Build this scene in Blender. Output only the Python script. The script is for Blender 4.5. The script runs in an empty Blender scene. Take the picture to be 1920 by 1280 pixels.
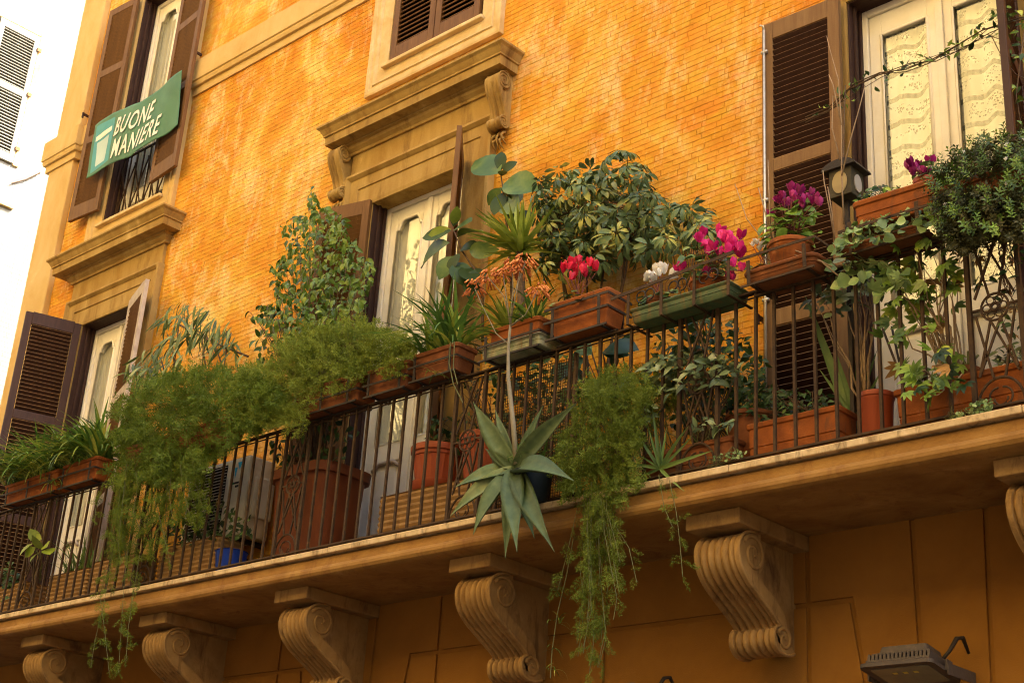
import bpy, math, random
import numpy as np
from mathutils import Vector, Matrix

rng = np.random.default_rng(7)
random.seed(7)
SC = bpy.context.scene
COL = SC.collection
R = math.radians

# ------------------------------------------------------------------ camera
FPX = 2762.37                                     # focal length in photograph pixels (1920 wide)
_y, _p, _r = R(-44.25025), R(23.00981), R(3.857406)
_F = np.array([math.sin(_y)*math.cos(_p), math.cos(_y)*math.cos(_p), math.sin(_p)])
_A = np.array([math.cos(_y), -math.sin(_y), 0.0])
_B = np.cross(_A, _F)
_A, _B = math.cos(_r)*_A + math.sin(_r)*_B, -math.sin(_r)*_A + math.cos(_r)*_B
CAM = np.array([0.0, -7.45, 1.65])
cam_data = bpy.data.cameras.new('camera')
cam_data.lens = FPX*36/1920
cam_data.sensor_width = 36
cam_data.clip_start = 0.05
cam_data.clip_end = 500
cam_data.dof.use_dof = True
cam_data.dof.focus_distance = 9.6
cam_data.dof.aperture_fstop = 9.0
cam = bpy.data.objects.new('camera', cam_data)
COL.objects.link(cam)
m = Matrix.Identity(4)
for i in range(3):
    m[i][0], m[i][1], m[i][2], m[i][3] = _A[i], _B[i], -_F[i], CAM[i]
cam.matrix_world = m
SC.camera = cam

# ------------------------------------------------------------------ sky, sun, exposure
SUN = Vector((0.56, 0.42, 0.72)).normalized()      # direction towards the sun: behind the orange house
world = bpy.data.worlds.new('World')
SC.world = world
world.use_nodes = True
wn = world.node_tree.nodes
bg = wn['Background']
sky = wn.new('ShaderNodeTexSky')
sky.sky_type = 'NISHITA'
sky.sun_disc = False
sky.sun_elevation = math.asin(SUN.z)
sky.sun_rotation = math.atan2(SUN.x, SUN.y)
sky.dust_density = 7.0
sky.ozone_density = 0.3
sky.air_density = 1.0
world.node_tree.links.new(sky.outputs[0], bg.inputs[0])
bg.inputs[1].default_value = 0.15
sd = bpy.data.lights.new('sun', 'SUN')
sd.energy = 4.0
sd.angle = R(0.5)
sd.color = (1.0, 0.86, 0.58)
so = bpy.data.objects.new('sun', sd)
COL.objects.link(so)
so.rotation_euler = SUN.to_track_quat('Z', 'Y').to_euler()
so.location = (10, 5, 30)
vs = SC.view_settings
vs.view_transform = 'Standard'
vs.look = 'None'
vs.exposure = 2.5
vs.gamma = 1.0
vs.use_curve_mapping = False
SC.cycles.use_denoising = True
SC.cycles.filter_width = 1.1
SC.cycles.max_bounces = 7
SC.cycles.diffuse_bounces = 4
SC.cycles.glossy_bounces = 3
SC.cycles.transparent_max_bounces = 12
SC.cycles.caustics_reflective = False
SC.cycles.caustics_refractive = False

# ------------------------------------------------------------------ photograph pixel -> point on a plane of the place
def _ray(px, py):
    return ((px-960)*_A - (py-640)*_B + FPX*_F)/FPX
def P(px, py, y):
    d = _ray(px, py); return CAM + d*((y-CAM[1])/d[1])
def PZ(px, py, z):
    d = _ray(px, py); return CAM + d*((z-CAM[2])/d[2])

# ------------------------------------------------------------------ mesh helpers
WL = {}                                             # world location of every parent
class MB:
    """collects vertices and faces of one mesh, in world coordinates"""
    def __init__(s): s.v = []; s.f = []
    def add(s, v, f):
        o = len(s.v); s.v.extend([tuple(p) for p in v]); s.f.extend([tuple(i+o for i in q) for q in f]); return s
    def box(s, x0, x1, y0, y1, z0, z1):
        v = [(x, y, z) for z in (z0, z1) for y in (y0, y1) for x in (x0, x1)]
        return s.add(v, [(0,2,3,1),(4,5,7,6),(0,1,5,4),(2,6,7,3),(0,4,6,2),(1,3,7,5)])
    def bar(s, a, b, w, h=None, up=(0,0,1)):
        """rectangular bar from a to b"""
        h = h or w; a = Vector(a); b = Vector(b); d = (b-a).normalized(); u = Vector(up)
        if abs(d.dot(u)) > .98: u = Vector((0,1,0))
        x = d.cross(u).normalized(); z = x.cross(d).normalized()
        v = [p + x*i*w/2 + z*j*h/2 for p in (a, b) for i, j in ((-1,-1),(1,-1),(1,1),(-1,1))]
        return s.add(v, [(0,1,2,3),(7,6,5,4),(0,4,5,1),(1,5,6,2),(2,6,7,3),(3,7,4,0)])
    def tube(s, pts, r, n=6, cap=True):
        pts = [Vector(p) for p in pts]; k = len(pts)
        rr = r if hasattr(r, '__len__') else [r]*k
        v = []; f = []
        ref = Vector((.31,.17,.93)); 
        for i, p in enumerate(pts):
            d = (pts[min(i+1,k-1)] - pts[max(i-1,0)])
            d = d.normalized() if d.length > 1e-9 else Vector((0,0,1))
            if abs(d.dot(ref)) > .97: ref = Vector((.9,.3,.1)).normalized()
            x = d.cross(ref).normalized(); y = d.cross(x)
            for j in range(n):
                a = 2*math.pi*j/n
                v.append(p + (x*math.cos(a)+y*math.sin(a))*rr[i])
        for i in range(k-1):
            for j in range(n):
                j2 = (j+1) % n
                f.append((i*n+j, i*n+j2, (i+1)*n+j2, (i+1)*n+j))
        if cap: f.append(tuple(range(n-1,-1,-1))); f.append(tuple((k-1)*n+j for j in range(n)))
        return s.add(v, f)
    def loft(s, loops, closed=True, cap0=True, cap1=True):
        n = len(loops[0]); v = [p for l in loops for p in l]; f = []
        for i in range(len(loops)-1):
            for j in range(n if closed else n-1):
                j2 = (j+1) % n
                f.append((i*n+j, i*n+j2, (i+1)*n+j2, (i+1)*n+j))
        if cap0: f.append(tuple(range(n-1,-1,-1)))
        if cap1: f.append(tuple((len(loops)-1)*n+j for j in range(n)))
        return s.add(v, f)
    def lathe(s, c, prof, n=24, flute=0, fl=0.0):
        """prof: (radius, z) list, bottom outside to top and into the inside"""
        loops = []
        for q in prof:
            r, z = q[0], q[1]; k = q[2] if len(q) > 2 else 0
            loops.append([(c[0]+(r-k*fl*(j%2))*math.cos(2*math.pi*j/n), c[1]+(r-k*fl*(j%2))*math.sin(2*math.pi*j/n), c[2]+z) for j in range(n)])
        return s.loft(loops)
    def prism(s, prof, x0, x1):
        """closed (y,z) profile swept along x"""
        return s.loft([[(x0,a,b) for a,b in prof], [(x1,a,b) for a,b in prof]])
    def cornice(s, xl, xr, prof, back=0.03):
        """moulding with mitred returns: prof = (projection, z) bottom to top"""
        loops = [[(xl-d,back,z),(xl-d,-d,z),(xr+d,-d,z),(xr+d,back,z)] for d,z in prof]
        s.loft(loops, closed=False, cap0=False, cap1=False)
        o = [l for l in (loops[0], loops[-1])]
        s.add(o[0], [(3,2,1,0)]); s.add(o[1], [(0,1,2,3)])
        return s
    def surround(s, x0, x1, z0, z1, prof, closed=True):
        """moulded frame: prof = (inset from the outer edge, projection)"""
        loops = []
        for t, d in prof:
            zb = z0+t if closed else z0
            loops.append([(x0+t,-d,zb),(x0+t,-d,z1-t),(x1-t,-d,z1-t),(x1-t,-d,zb)])
        return s.loft(loops, closed=closed, cap0=False, cap1=False)

def new_mesh(v, f, mat=None, smooth=False, name='mesh', angle=None):
    me = bpy.data.meshes.new(name)
    me.from_pydata([tuple(p) for p in v], [], [tuple(q) for q in f])
    if mat: me.materials.append(mat)
    if smooth: me.polygons.foreach_set('use_smooth', [True]*len(me.polygons))
    me.update()
    if angle:
        try: me.set_sharp_from_angle(angle=R(angle))
        except Exception: pass
    return me
def big_mesh(V, F, mat, name='mesh', smooth=False):
    """V (n,3), F (m,k) numpy arrays with k = 3 or 4"""
    me = bpy.data.meshes.new(name)
    n, mm, k = len(V), len(F), F.shape[1]
    me.vertices.add(n); me.loops.add(mm*k); me.polygons.add(mm)
    me.vertices.foreach_set('co', np.ascontiguousarray(V, dtype=np.float32).ravel())
    me.loops.foreach_set('vertex_index', np.ascontiguousarray(F, dtype=np.int32).ravel())
    me.polygons.foreach_set('loop_start', np.arange(0, mm*k, k, dtype=np.int32))
    me.polygons.foreach_set('use_smooth', np.full(mm, smooth))
    me.materials.append(mat)
    me.update(calc_edges=True)
    return me
def tag(o, label=None, cat=None, group=None, kind=None):
    if label: o['label'] = label
    if cat: o['category'] = cat
    if group: o['group'] = group
    if kind: o['kind'] = kind
    return o
def thing(name, label, cat, loc, group=None):
    o = bpy.data.objects.new(name, None); o.empty_display_size = .05
    COL.objects.link(o); o.location = loc; WL[o] = Vector(loc)
    return tag(o, label, cat, group)
def part(name, mb, mat, parent, smooth=False, kind=None, angle=None, bevel=0):
    """one mesh object from world-coordinate geometry, parented to a thing or a part"""
    w = WL[parent]
    me = new_mesh([(p[0]-w.x, p[1]-w.y, p[2]-w.z) for p in mb.v], mb.f, mat, smooth, name, angle)
    o = bpy.data.objects.new(name, me); COL.objects.link(o); o.parent = parent; WL[o] = w
    if kind: o['kind'] = kind
    if bevel:
        b = o.modifiers.new('bevel', 'BEVEL'); b.width = bevel; b.segments = 2; b.limit_method = 'ANGLE'; b.angle_limit = R(40)
    return o
def part_np(name, V, F, mat, parent, smooth=False, kind='stuff'):
    w = WL[parent]
    me = big_mesh(np.asarray(V) - np.array(w), F, mat, name, smooth)
    o = bpy.data.objects.new(name, me); COL.objects.link(o); o.parent = parent; WL[o] = w
    if kind: o['kind'] = kind
    return o
def piece(name, me, M, parent):
    """a piece that shares its mesh data, at world matrix M"""
    o = bpy.data.objects.new(name, me); COL.objects.link(o); o.parent = parent
    o.matrix_basis = Matrix.Translation(-WL[parent]) @ M
    return o
def solo(name, mb, mat, loc, label, cat, group=None, kind=None, smooth=False, angle=None, bevel=0):
    """a thing that is one mesh"""
    me = new_mesh([(p[0]-loc[0], p[1]-loc[1], p[2]-loc[2]) for p in mb.v], mb.f, mat, smooth, name, angle)
    o = bpy.data.objects.new(name, me); COL.objects.link(o); o.location = loc; WL[o] = Vector(loc)
    if bevel:
        b = o.modifiers.new('bevel', 'BEVEL'); b.width = bevel; b.segments = 2; b.limit_method = 'ANGLE'; b.angle_limit = R(40)
    return tag(o, label, cat, group, kind)
def frame_mat(pos, d, up, sx=1, sy=1, sz=1):
    """matrix with local +Y along d and local +Z near up"""
    d = Vector(d).normalized(); up = Vector(up)
    x = d.cross(up)
    if x.length < 1e-4: x = d.cross(Vector((.3,.8,.5)))
    x.normalize(); z = x.cross(d)
    M = Matrix.Identity(4)
    for i in range(3):
        M[i][0], M[i][1], M[i][2], M[i][3] = x[i]*sx, d[i]*sy, z[i]*sz, pos[i]
    return M

# ------------------------------------------------------------------ materials
def nodes_of(name):
    mt = bpy.data.materials.new(name); mt.use_nodes = True
    nt = mt.node_tree; return mt, nt, nt.nodes, nt.links, nt.nodes['Principled BSDF']
def ramp(nt, fac, stops):
    r = nt.nodes.new('ShaderNodeValToRGB'); e = r.color_ramp.elements
    while len(e) < len(stops): e.new(.5)
    for q, (p, c) in zip(e, stops):
        q.position = p; q.color = (*c, 1) if len(c) == 3 else c
    nt.links.new(fac, r.inputs[0]); return r.outputs[0]
def noise(nt, vec, scale, detail=5, rough=.6, dist=0):
    n = nt.nodes.new('ShaderNodeTexNoise')
    n.inputs['Scale'].default_value = scale; n.inputs['Detail'].default_value = detail
    n.inputs['Roughness'].default_value = rough; n.inputs['Distortion'].default_value = dist
    if vec is not None: nt.links.new(vec, n.inputs['Vector'])
    return n.outputs['Fac']
def mix(nt, fac, a, b, mode='MIX'):
    n = nt.nodes.new('ShaderNodeMix'); n.data_type = 'RGBA'; n.blend_type = mode
    for s, v in ((n.inputs[0], fac), (n.inputs[6], a), (n.inputs[7], b)):
        if isinstance(v, (int, float)): s.default_value = v
        elif isinstance(v, tuple): s.default_value = (*v, 1) if len(v) == 3 else v
        else: nt.links.new(v, s)
    return n.outputs[2]
def scaled(nt, vec, s):
    n = nt.nodes.new('ShaderNodeMapping'); n.inputs['Scale'].default_value = s
    nt.links.new(vec, n.inputs[0]); return n.outputs[0]
def bump(nt, bsdf, h, strength, dist=.01):
    b = nt.nodes.new('ShaderNodeBump'); b.inputs['Strength'].default_value = strength; b.inputs['Distance'].default_value = dist
    nt.links.new(h, b.inputs['Height']); nt.links.new(b.outputs[0], bsdf.inputs['Normal']); return b
def M(name, c1, c2=None, scale=6, rough=.8, bmp=.25, bscale=70, spec=.18, c3=None, stretch=(1,1,1), metal=0, rnd=0.0, dirt=None, dirt_scale=2.5):
    """weathered surface: two or three tones of noise, fine relief, optional stains"""
    mt, nt, N, L, b = nodes_of(name)
    g = N.new('ShaderNodeNewGeometry').outputs['Position']
    v = scaled(nt, g, stretch)
    c2 = c2 or tuple(x*.72 for x in c1)
    st = [(.3, c2), (.62, c1)] + ([(.78, c3)] if c3 else [])
    col = ramp(nt, noise(nt, v, scale, 6, .65, .4), st)
    if dirt:
        col = mix(nt, ramp(nt, noise(nt, scaled(nt, g, (1.6,1.6,.45)), dirt_scale, 7, .7, .6), [(.52,(0,0,0)),(.72,(1,1,1))]), col, dirt)
    if rnd:
        oi = N.new('ShaderNodeObjectInfo'); hs = N.new('ShaderNodeHueSaturation')
        mr = N.new('ShaderNodeMapRange'); mr.inputs[3].default_value = 1-rnd; mr.inputs[4].default_value = 1+rnd
        L.new(oi.outputs['Random'], mr.inputs[0]); L.new(mr.outputs[0], hs.inputs['Value']); L.new(col, hs.inputs['Color']); col = hs.outputs[0]
    L.new(col, b.inputs['Base Color'])
    b.inputs['Roughness'].default_value = rough; b.inputs['Specular IOR Level'].default_value = spec*.6; b.inputs['Metallic'].default_value = metal
    if bmp: bump(nt, b, noise(nt, g, bscale, 4, .6), bmp, .006)
    return mt
def LEAF(name, c1, c2, c3=None, rough=.42, trans=.28, scale=9, rnd=.35, spec=.45, hue=.02):
    """leaf blade: colour varies from leaf to leaf and along each leaf, light comes through"""
    mt, nt, N, L, b = nodes_of(name)
    g = N.new('ShaderNodeNewGeometry').outputs['Position']
    oi = N.new('ShaderNodeObjectInfo')
    st = [(.30, c1), (.60, c2)] + ([(.80, c3)] if c3 else [])
    add = N.new('ShaderNodeMath'); add.operation = 'MULTIPLY_ADD'; add.inputs[1].default_value = .35; 
    L.new(oi.outputs['Random'], add.inputs[0]); sub = N.new('ShaderNodeMath'); sub.operation = 'SUBTRACT'; sub.inputs[1].default_value = .17
    L.new(noise(nt, g, scale, 4, .6), sub.inputs[0]); L.new(sub.outputs[0], add.inputs[2])
    col = ramp(nt, add.outputs[0], st)
    hs = N.new('ShaderNodeHueSaturation'); mr = N.new('ShaderNodeMapRange')
    mr.inputs[3].default_value = 1-rnd; mr.inputs[4].default_value = 1+rnd
    L.new(oi.outputs['Random'], mr.inputs[0]); L.new(mr.outputs[0], hs.inputs['Value']); L.new(col, hs.inputs['Color'])
    L.new(hs.outputs[0], b.inputs['Base Color'])
    b.inputs['Roughness'].default_value = rough; b.inputs['Specular IOR Level'].default_value = spec*.55
    t = N.new('ShaderNodeBsdfTranslucent'); L.new(hs.outputs[0], t.inputs[0])
    mx = N.new('ShaderNodeMixShader'); mx.inputs[0].default_value = trans*.7
    L.new(b.outputs[0], mx.inputs[1]); L.new(t.outputs[0], mx.inputs[2]); L.new(mx.outputs[0], N['Material Output'].inputs[0])
    return mt

def orange_wall():
    mt, nt, N, L, b = nodes_of('orange_limewash')
    g = N.new('ShaderNodeNewGeometry').outputs['Position']
    a = noise(nt, scaled(nt, g, (1,1,.8)), 1.0, 9, .70, .9)
    col = ramp(nt, a, [(.34,(.53,.195,.010)), (.46,(.64,.285,.022)), (.55,(.69,.36,.046)), (.66,(.76,.53,.14))])
    # pale runs where the wash has been rinsed off
    w = noise(nt, scaled(nt, g, (1.7,1,.8)), 1.25, 10, .82, .15)
    col = mix(nt, ramp(nt, w, [(.50,(0,0,0)),(.67,(.85,.85,.85))]), col, (.85,.66,.32))
    # deep orange clouds
    d = noise(nt, scaled(nt, g, (1,1,1)), 1.7, 9, .78, .3)
    col = mix(nt, ramp(nt, d, [(.56,(0,0,0)),(.66,(.8,.8,.8))]), col, (.58,.225,.010))
    c = noise(nt, g, 30, 6, .75)
    col = mix(nt, ramp(nt, c, [(.36,(.35,.35,.35)),(.58,(0,0,0))]), col, (.50,.19,.018))
    bv = N.new('ShaderNodeTexVoronoi'); bv.inputs['Scale'].default_value = 1.0
    L.new(scaled(nt, g, (5.6,1,20)), bv.inputs['Vector'])
    col = mix(nt, .12, col, bv.outputs['Color'], 'SOFT_LIGHT')
    L.new(col, b.inputs['Base Color']); b.inputs['Roughness'].default_value = .88; b.inputs['Specular IOR Level'].default_value = .2
    bump(nt, b, noise(nt, g, 55, 6, .7), .35, .006)
    return mt

MAT = {}
MAT['wall'] = orange_wall()
MAT['joint'] = M('wall_joint', (.58,.28,.03), (.45,.19,.015), 4, .95, .4, 60, .1, (.68,.40,.09))
MAT['pale'] = M('pale_yellow_plaster', (.60,.42,.17), (.52,.325,.095), 2.2, .9, .3, 60, .2, (.72,.55,.28), (1,1,.6))
MAT['trim'] = M('ochre_stone_trim', (.42,.275,.085), (.29,.165,.04), 3.0, .85, .3, 60, .25, (.62,.44,.18), (1.5,1,.5), dirt=(.16,.085,.025))
MAT['trim_white'] = M('worn_whitish_trim', (.66,.50,.26), (.52,.34,.12), 4.0, .9, .3, 50, .2, (.74,.62,.40))
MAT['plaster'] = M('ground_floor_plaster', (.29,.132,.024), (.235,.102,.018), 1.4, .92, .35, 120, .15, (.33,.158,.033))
MAT['corbel'] = M('corbel_stone', (.36,.215,.075), (.26,.145,.045), 5, .85, .35, 80, .25, (.44,.27,.10), dirt=(.13,.068,.026), dirt_scale=4)
MAT['slab'] = M('balcony_fascia', (.33,.178,.046), (.21,.098,.021), 4, .8, .4, 70, .3, (.44,.25,.085), (.6,1,1), dirt=(.20,.09,.025), dirt_scale=5)
MAT['travertine'] = M('travertine_edge', (.62,.47,.26), (.45,.30,.13), 9, .75, .5, 40, .3, (.72,.60,.38), dirt=(.10,.06,.03), dirt_scale=9)
MAT['shutter'] = M('brown_shutter_paint', (.165,.078,.022), (.115,.050,.014), 7, .6, .2, 90, .35, (.25,.12,.045), (3,3,.5))
MAT['shutter_dark'] = M('dark_brown_paint_and_slat_shade', (.058,.025,.014), (.038,.016,.01), 7, .55, .2, 90, .35, None, (3,3,.5))
MAT['shutter_tan'] = M('bleached_wood_and_lit_edge', (.21,.118,.044), (.15,.075,.026), 6, .65, .25, 90, .3, (.33,.20,.09), (4,4,.35))
MAT['reveal'] = M('dark_wood_reveal', (.055,.026,.018), (.032,.014,.01), 6, .6, .3, 60, .35, None, (4,4,.4))
MAT['white_wood'] = M('cream_painted_wood', (.84,.79,.66), (.77,.70,.54), 5, .55, .12, 60, .35)
MAT['grey_wood'] = M('weathered_grey_paint', (.48,.40,.32), (.36,.28,.22), 8, .7, .2, 60, .3)
MAT['iron'] = M('rusty_iron', (.064,.034,.012), (.030,.016,.008), 14, .7, .5, 120, .35, (.14,.062,.02))
MAT['iron_dark'] = M('dark_iron', (.030,.02,.013), (.028,.02,.014), 16, .6, .4, 120, .4, (.11,.06,.025))
MAT['terra'] = M('terracotta', (.29,.084,.016), (.17,.044,.010), 7, .8, .35, 90, .25, (.42,.20,.10), dirt=(.10,.05,.024), dirt_scale=8)
MAT['terra_dark'] = M('weathered_terracotta', (.22,.075,.025), (.13,.042,.014), 8, .82, .35, 90, .25, (.38,.16,.06), dirt=(.12,.06,.03), dirt_scale=6)
MAT['pot_red'] = M('red_plastic_pot', (.26,.05,.014), (.27,.055,.014), 4, .5, .1, 60, .4)
MAT['pot_brown'] = M('brown_plastic_pot', (.15,.042,.013), (.11,.03,.010), 3, .55, .1, 60, .35)
MAT['beige'] = M('beige_ribbed_plastic', (.30,.175,.062), (.19,.10,.033), 8, .7, .2, 70, .3, None, dirt=(.16,.085,.03), dirt_scale=7)
MAT['green_metal'] = M('green_painted_tin', (.085,.125,.055), (.05,.08,.038), 12, .55, .3, 80, .4, (.28,.22,.10), dirt=(.20,.10,.03), dirt_scale=9)
MAT['green_white'] = M('peeling_green_tin', (.34,.32,.19), (.12,.16,.075), 14, .6, .35, 80, .35, (.52,.46,.30), dirt=(.22,.11,.04), dirt_scale=9)
MAT['soil'] = M('soil', (.035,.022,.012), (.018,.011,.007), 30, .95, .8, 120, .1)
MAT['steel'] = M('galvanised_rod', (.58,.54,.44), (.42,.38,.30), 20, .4, .1, 90, .5, None, (1,1,1), .6)
MAT['white_plastic'] = M('cream_plastic', (.70,.64,.50), (.60,.53,.38), 5, .5, .1, 50, .4)
MAT['grey_plastic'] = M('grey_plastic', (.42,.38,.33), (.36,.32,.27), 5, .5, .1, 50, .4)
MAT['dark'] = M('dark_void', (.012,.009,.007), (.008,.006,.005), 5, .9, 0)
MAT['white_wall'] = None
MAT['street'] = M('basalt_cobbles', (.055,.05,.045), (.035,.03,.028), 12, .8, .5, 30, .3, (.07,.065,.06))
MAT['opposite'] = M('unseen_house_bounce_ochre', (.76,.60,.28), (.70,.52,.22), 1.2, .9, .3, 50, .2)
MAT['bark'] = M('bark', (.13,.085,.048), (.075,.045,.025), 25, .85, .6, 120, .25, (.20,.145,.09))
MAT['twig'] = M('dry_twig', (.34,.24,.14), (.22,.14,.075), 25, .8, .4, 120, .25)
MAT['stem'] = M('green_stem', (.13,.14,.045), (.10,.09,.03), 20, .6, .2, 90, .35)
# ================================================================== the setting
def sheet(name, x0, x1, y0, y1, z, mat):
    o = solo(name, MB().add([(x0,y0,z),(x1,y0,z),(x1,y1,z),(x0,y1,z)], [(0,1,2,3)]), mat, ((x0+x1)/2,(y0+y1)/2,z), None, None, kind='structure')
    return o
sheet('street', -160, 160, -160, 160, 0, MAT['street'])
pv = MB(); pv.box(-15.5, 12, -1.6, -0.02, 0.0, .13)
solo('pavement', pv, M('pavement_stone', (.10,.085,.07), (.07,.06,.05), 5, .85, .4, 40), (0,-.8,0), None, None, kind='structure', bevel=.01)

GLASS = None
def glass_mat():
    mt, nt, N, L, b = nodes_of('window_glass')
    N.remove(b)
    gl = N.new('ShaderNodeBsdfGlossy'); gl.inputs['Roughness'].default_value = .02; gl.inputs[0].default_value = (.95,.97,.95,1)
    tr = N.new('ShaderNodeBsdfTransparent'); tr.inputs[0].default_value = (.88,.90,.86,1)
    lw = N.new('ShaderNodeLayerWeight'); lw.inputs[0].default_value = .5      # same from both sides of the pane
    pw = N.new('ShaderNodeMath'); pw.operation = 'POWER'; pw.inputs[1].default_value = 3.0; L.new(lw.outputs['Facing'], pw.inputs[0])
    fr = N.new('ShaderNodeMath'); fr.operation = 'MULTIPLY_ADD'; fr.inputs[1].default_value = .75; fr.inputs[2].default_value = .13; L.new(pw.outputs[0], fr.inputs[0])
    g = N.new('ShaderNodeNewGeometry').outputs['Position']
    bp = N.new('ShaderNodeBump'); bp.inputs['Strength'].default_value = .012; bp.inputs['Distance'].default_value = .02
    L.new(noise(nt, g, 2.2, 2, .5), bp.inputs['Height']); L.new(bp.outputs[0], gl.inputs['Normal'])
    mx = N.new('ShaderNodeMixShader'); L.new(fr.outputs[0], mx.inputs[0]); L.new(tr.outputs[0], mx.inputs[1]); L.new(gl.outputs[0], mx.inputs[2])
    L.new(mx.outputs[0], N['Material Output'].inputs[0]); return mt
MAT['glass'] = glass_mat()
def lace_mat():
    """lace: scalloped rows of open work over sheer ground"""
    mt, nt, N, L, b = nodes_of('lace_curtain')
    g = N.new('ShaderNodeNewGeometry').outputs['Position']
    sp = N.new('ShaderNodeSeparateXYZ'); L.new(g, sp.inputs[0])
    def mth(op, a, bb=None, cc=None):
        n = N.new('ShaderNodeMath'); n.operation = op
        for i, q in enumerate((a, bb, cc)):
            if q is None: continue
            if isinstance(q, (int, float)): n.inputs[i].default_value = q
            else: L.new(q, n.inputs[i])
        return n.outputs[0]
    x, z = sp.outputs[0], sp.outputs[2]
    sc = mth('MULTIPLY', mth('ABSOLUTE', mth('SINE', mth('MULTIPLY', x, 14.0))), .035)     # scallops
    zz = mth('FRACT', mth('MULTIPLY', mth('ADD', z, sc), 5.2))                             # rows
    band = mth('LESS_THAN', zz, .20)
    holes = mth('GREATER_THAN', mth('SINE', mth('MULTIPLY', x, 150.0)), .35)
    open1 = mth('MULTIPLY', band, mth('ADD', mth('MULTIPLY', holes, .25), .6))
    net = N.new('ShaderNodeTexVoronoi'); net.inputs['Scale'].default_value = 60; L.new(g, net.inputs['Vector'])
    dots = mth('LESS_THAN', net.outputs['Distance'], .42)
    motif = mth('GREATER_THAN', noise(nt, scaled(nt, g, (1.0,1,1.5)), 9, 2, .5), .50)   # woven figures stay closed
    rings = mth('MULTIPLY', dots, mth('SUBTRACT', 1.0, motif))
    mid = mth('MULTIPLY', mth('GREATER_THAN', zz, .34), mth('LESS_THAN', zz, .92))
    open2 = mth('MULTIPLY', mth('MULTIPLY', mid, rings), .75)
    op = mth('MINIMUM', mth('ADD', mth('ADD', open1, open2), .14), .9)
    b.inputs['Base Color'].default_value = (.84,.80,.68,1); b.inputs['Roughness'].default_value = .9
    t = N.new('ShaderNodeBsdfTransparent'); mx = N.new('ShaderNodeMixShader')
    L.new(op, mx.inputs[0]); L.new(b.outputs[0], mx.inputs[1]); L.new(t.outputs[0], mx.inputs[2]); L.new(mx.outputs[0], N['Material Output'].inputs[0])
    return mt
MAT['lace'] = lace_mat()
MAT['curtain'] = M('cream_curtain', (.82,.78,.66), (.76,.70,.56), 3, .9, .15, 200, .1)
def white_brick():
    mt, nt, N, L, b = nodes_of('white_painted_brick')
    g = N.new('ShaderNodeNewGeometry').outputs['Position']
    sp = N.new('ShaderNodeSeparateXYZ'); L.new(g, sp.inputs[0]); cb = N.new('ShaderNodeCombineXYZ')
    L.new(sp.outputs[1], cb.inputs[0]); L.new(sp.outputs[2], cb.inputs[1])
    br = N.new('ShaderNodeTexBrick'); L.new(cb.outputs[0], br.inputs['Vector'])
    br.inputs['Scale'].default_value = 1.0; br.inputs['Brick Width'].default_value = .26; br.inputs['Row Height'].default_value = .075
    br.inputs['Mortar Size'].default_value = .006; br.inputs['Mortar Smooth'].default_value = .3
    br.inputs['Color1'].default_value = (.205,.215,.215,1); br.inputs['Color2'].default_value = (.185,.19,.19,1); br.inputs['Mortar'].default_value = (.115,.11,.10,1)
    col = mix(nt, ramp(nt, noise(nt, g, 1.1, 6, .65), [(.35,(0,0,0)),(.7,(.6,.6,.6))]), br.outputs[0], (.235,.245,.245))
    L.new(col, b.inputs['Base Color']); b.inputs['Roughness'].default_value = .9
    bp = bump(nt, b, br.outputs['Fac'], .4, .008); bp.invert = True
    return mt
MAT['white_wall'] = white_brick()

# ---- the house across the street (unseen, behind the camera): height and colours shaped so its sunlit front throws the warm light on the orange house
opp = thing('unseen_sunlit_house', 'unseen ochre house across the street, made tall to throw light on the balcony', 'house', (-8,-15.6,0))
ob = MB(); ob.box(-44, 12, -20, -15.6, 11.4, 24.0)
part('wall', ob, MAT['opposite'], opp)
ob = MB(); ob.box(-44, 12, -20, -15.62, 0, 11.4); part('darkened_base', ob, M('painted_shade_base', (.10,.075,.05), (.07,.05,.035), 3, .8, .4), opp)  # lower storeys coloured dark in place of shade, to cut low bounce light
oc = MB(); oc.box(-44.2, 12.2, -20.2, -15.4, 24.0, 24.4); part('cornice', oc, MAT['pale'], opp)
for k in range(10):
    for zz in (12.8, 16.4, 20.0):
        xw = -41.5 + k*5.4
        q = MB(); q.box(xw-.6, xw+.6, -15.62, -15.52, zz, zz+2.1); wn_ = part('window', q, MAT['grey_wood'], opp)
        q = MB(); q.box(xw-.5, xw+.5, -15.515, -15.50, zz+.1, zz+2.0); part('pane', q, MAT['glass'], wn_)

# ================================================================== white house at the left
XW = -20.0
wh = thing('white_house', 'sunlit white painted brick house across the side street', 'house', (XW-3,0,0))
q = MB(); q.box(XW-6, XW, -4.0, 12, 0, 17.5); part('wall', q, MAT['white_wall'], wh)
def PXW(px, py, x=XW):
    d = _ray(px, py); return CAM + d*((x-CAM[0])/d[0])
a0, a1 = PXW(86,66), PXW(34,316)
yR, zt, zb = (a0[1]+a1[1])/2, a0[2], a1[2]
yL = yR - 1.75
q = MB()   # pinkish moulded surround
for (y0,y1,z0,z1) in ((yR-.10,yR,zb,zt),(yL,yL+.10,zb,zt),(yL+.10,yR-.10,zt-.10,zt)): q.box(XW-.02, XW+.035, y0, y1, z0, z1)
part('window_surround', q, MAT['trim_white'], wh, bevel=.008)
q = MB(); q.box(XW-.02, XW+.06, yL-.06, yR+.06, zb-.72, zb-.66); part('window_sill', q, MAT['trim_white'], wh)
WH_SH = M('white_shutter_paint', (.25,.25,.235), (.22,.22,.205), 6, .6, .15)
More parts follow.
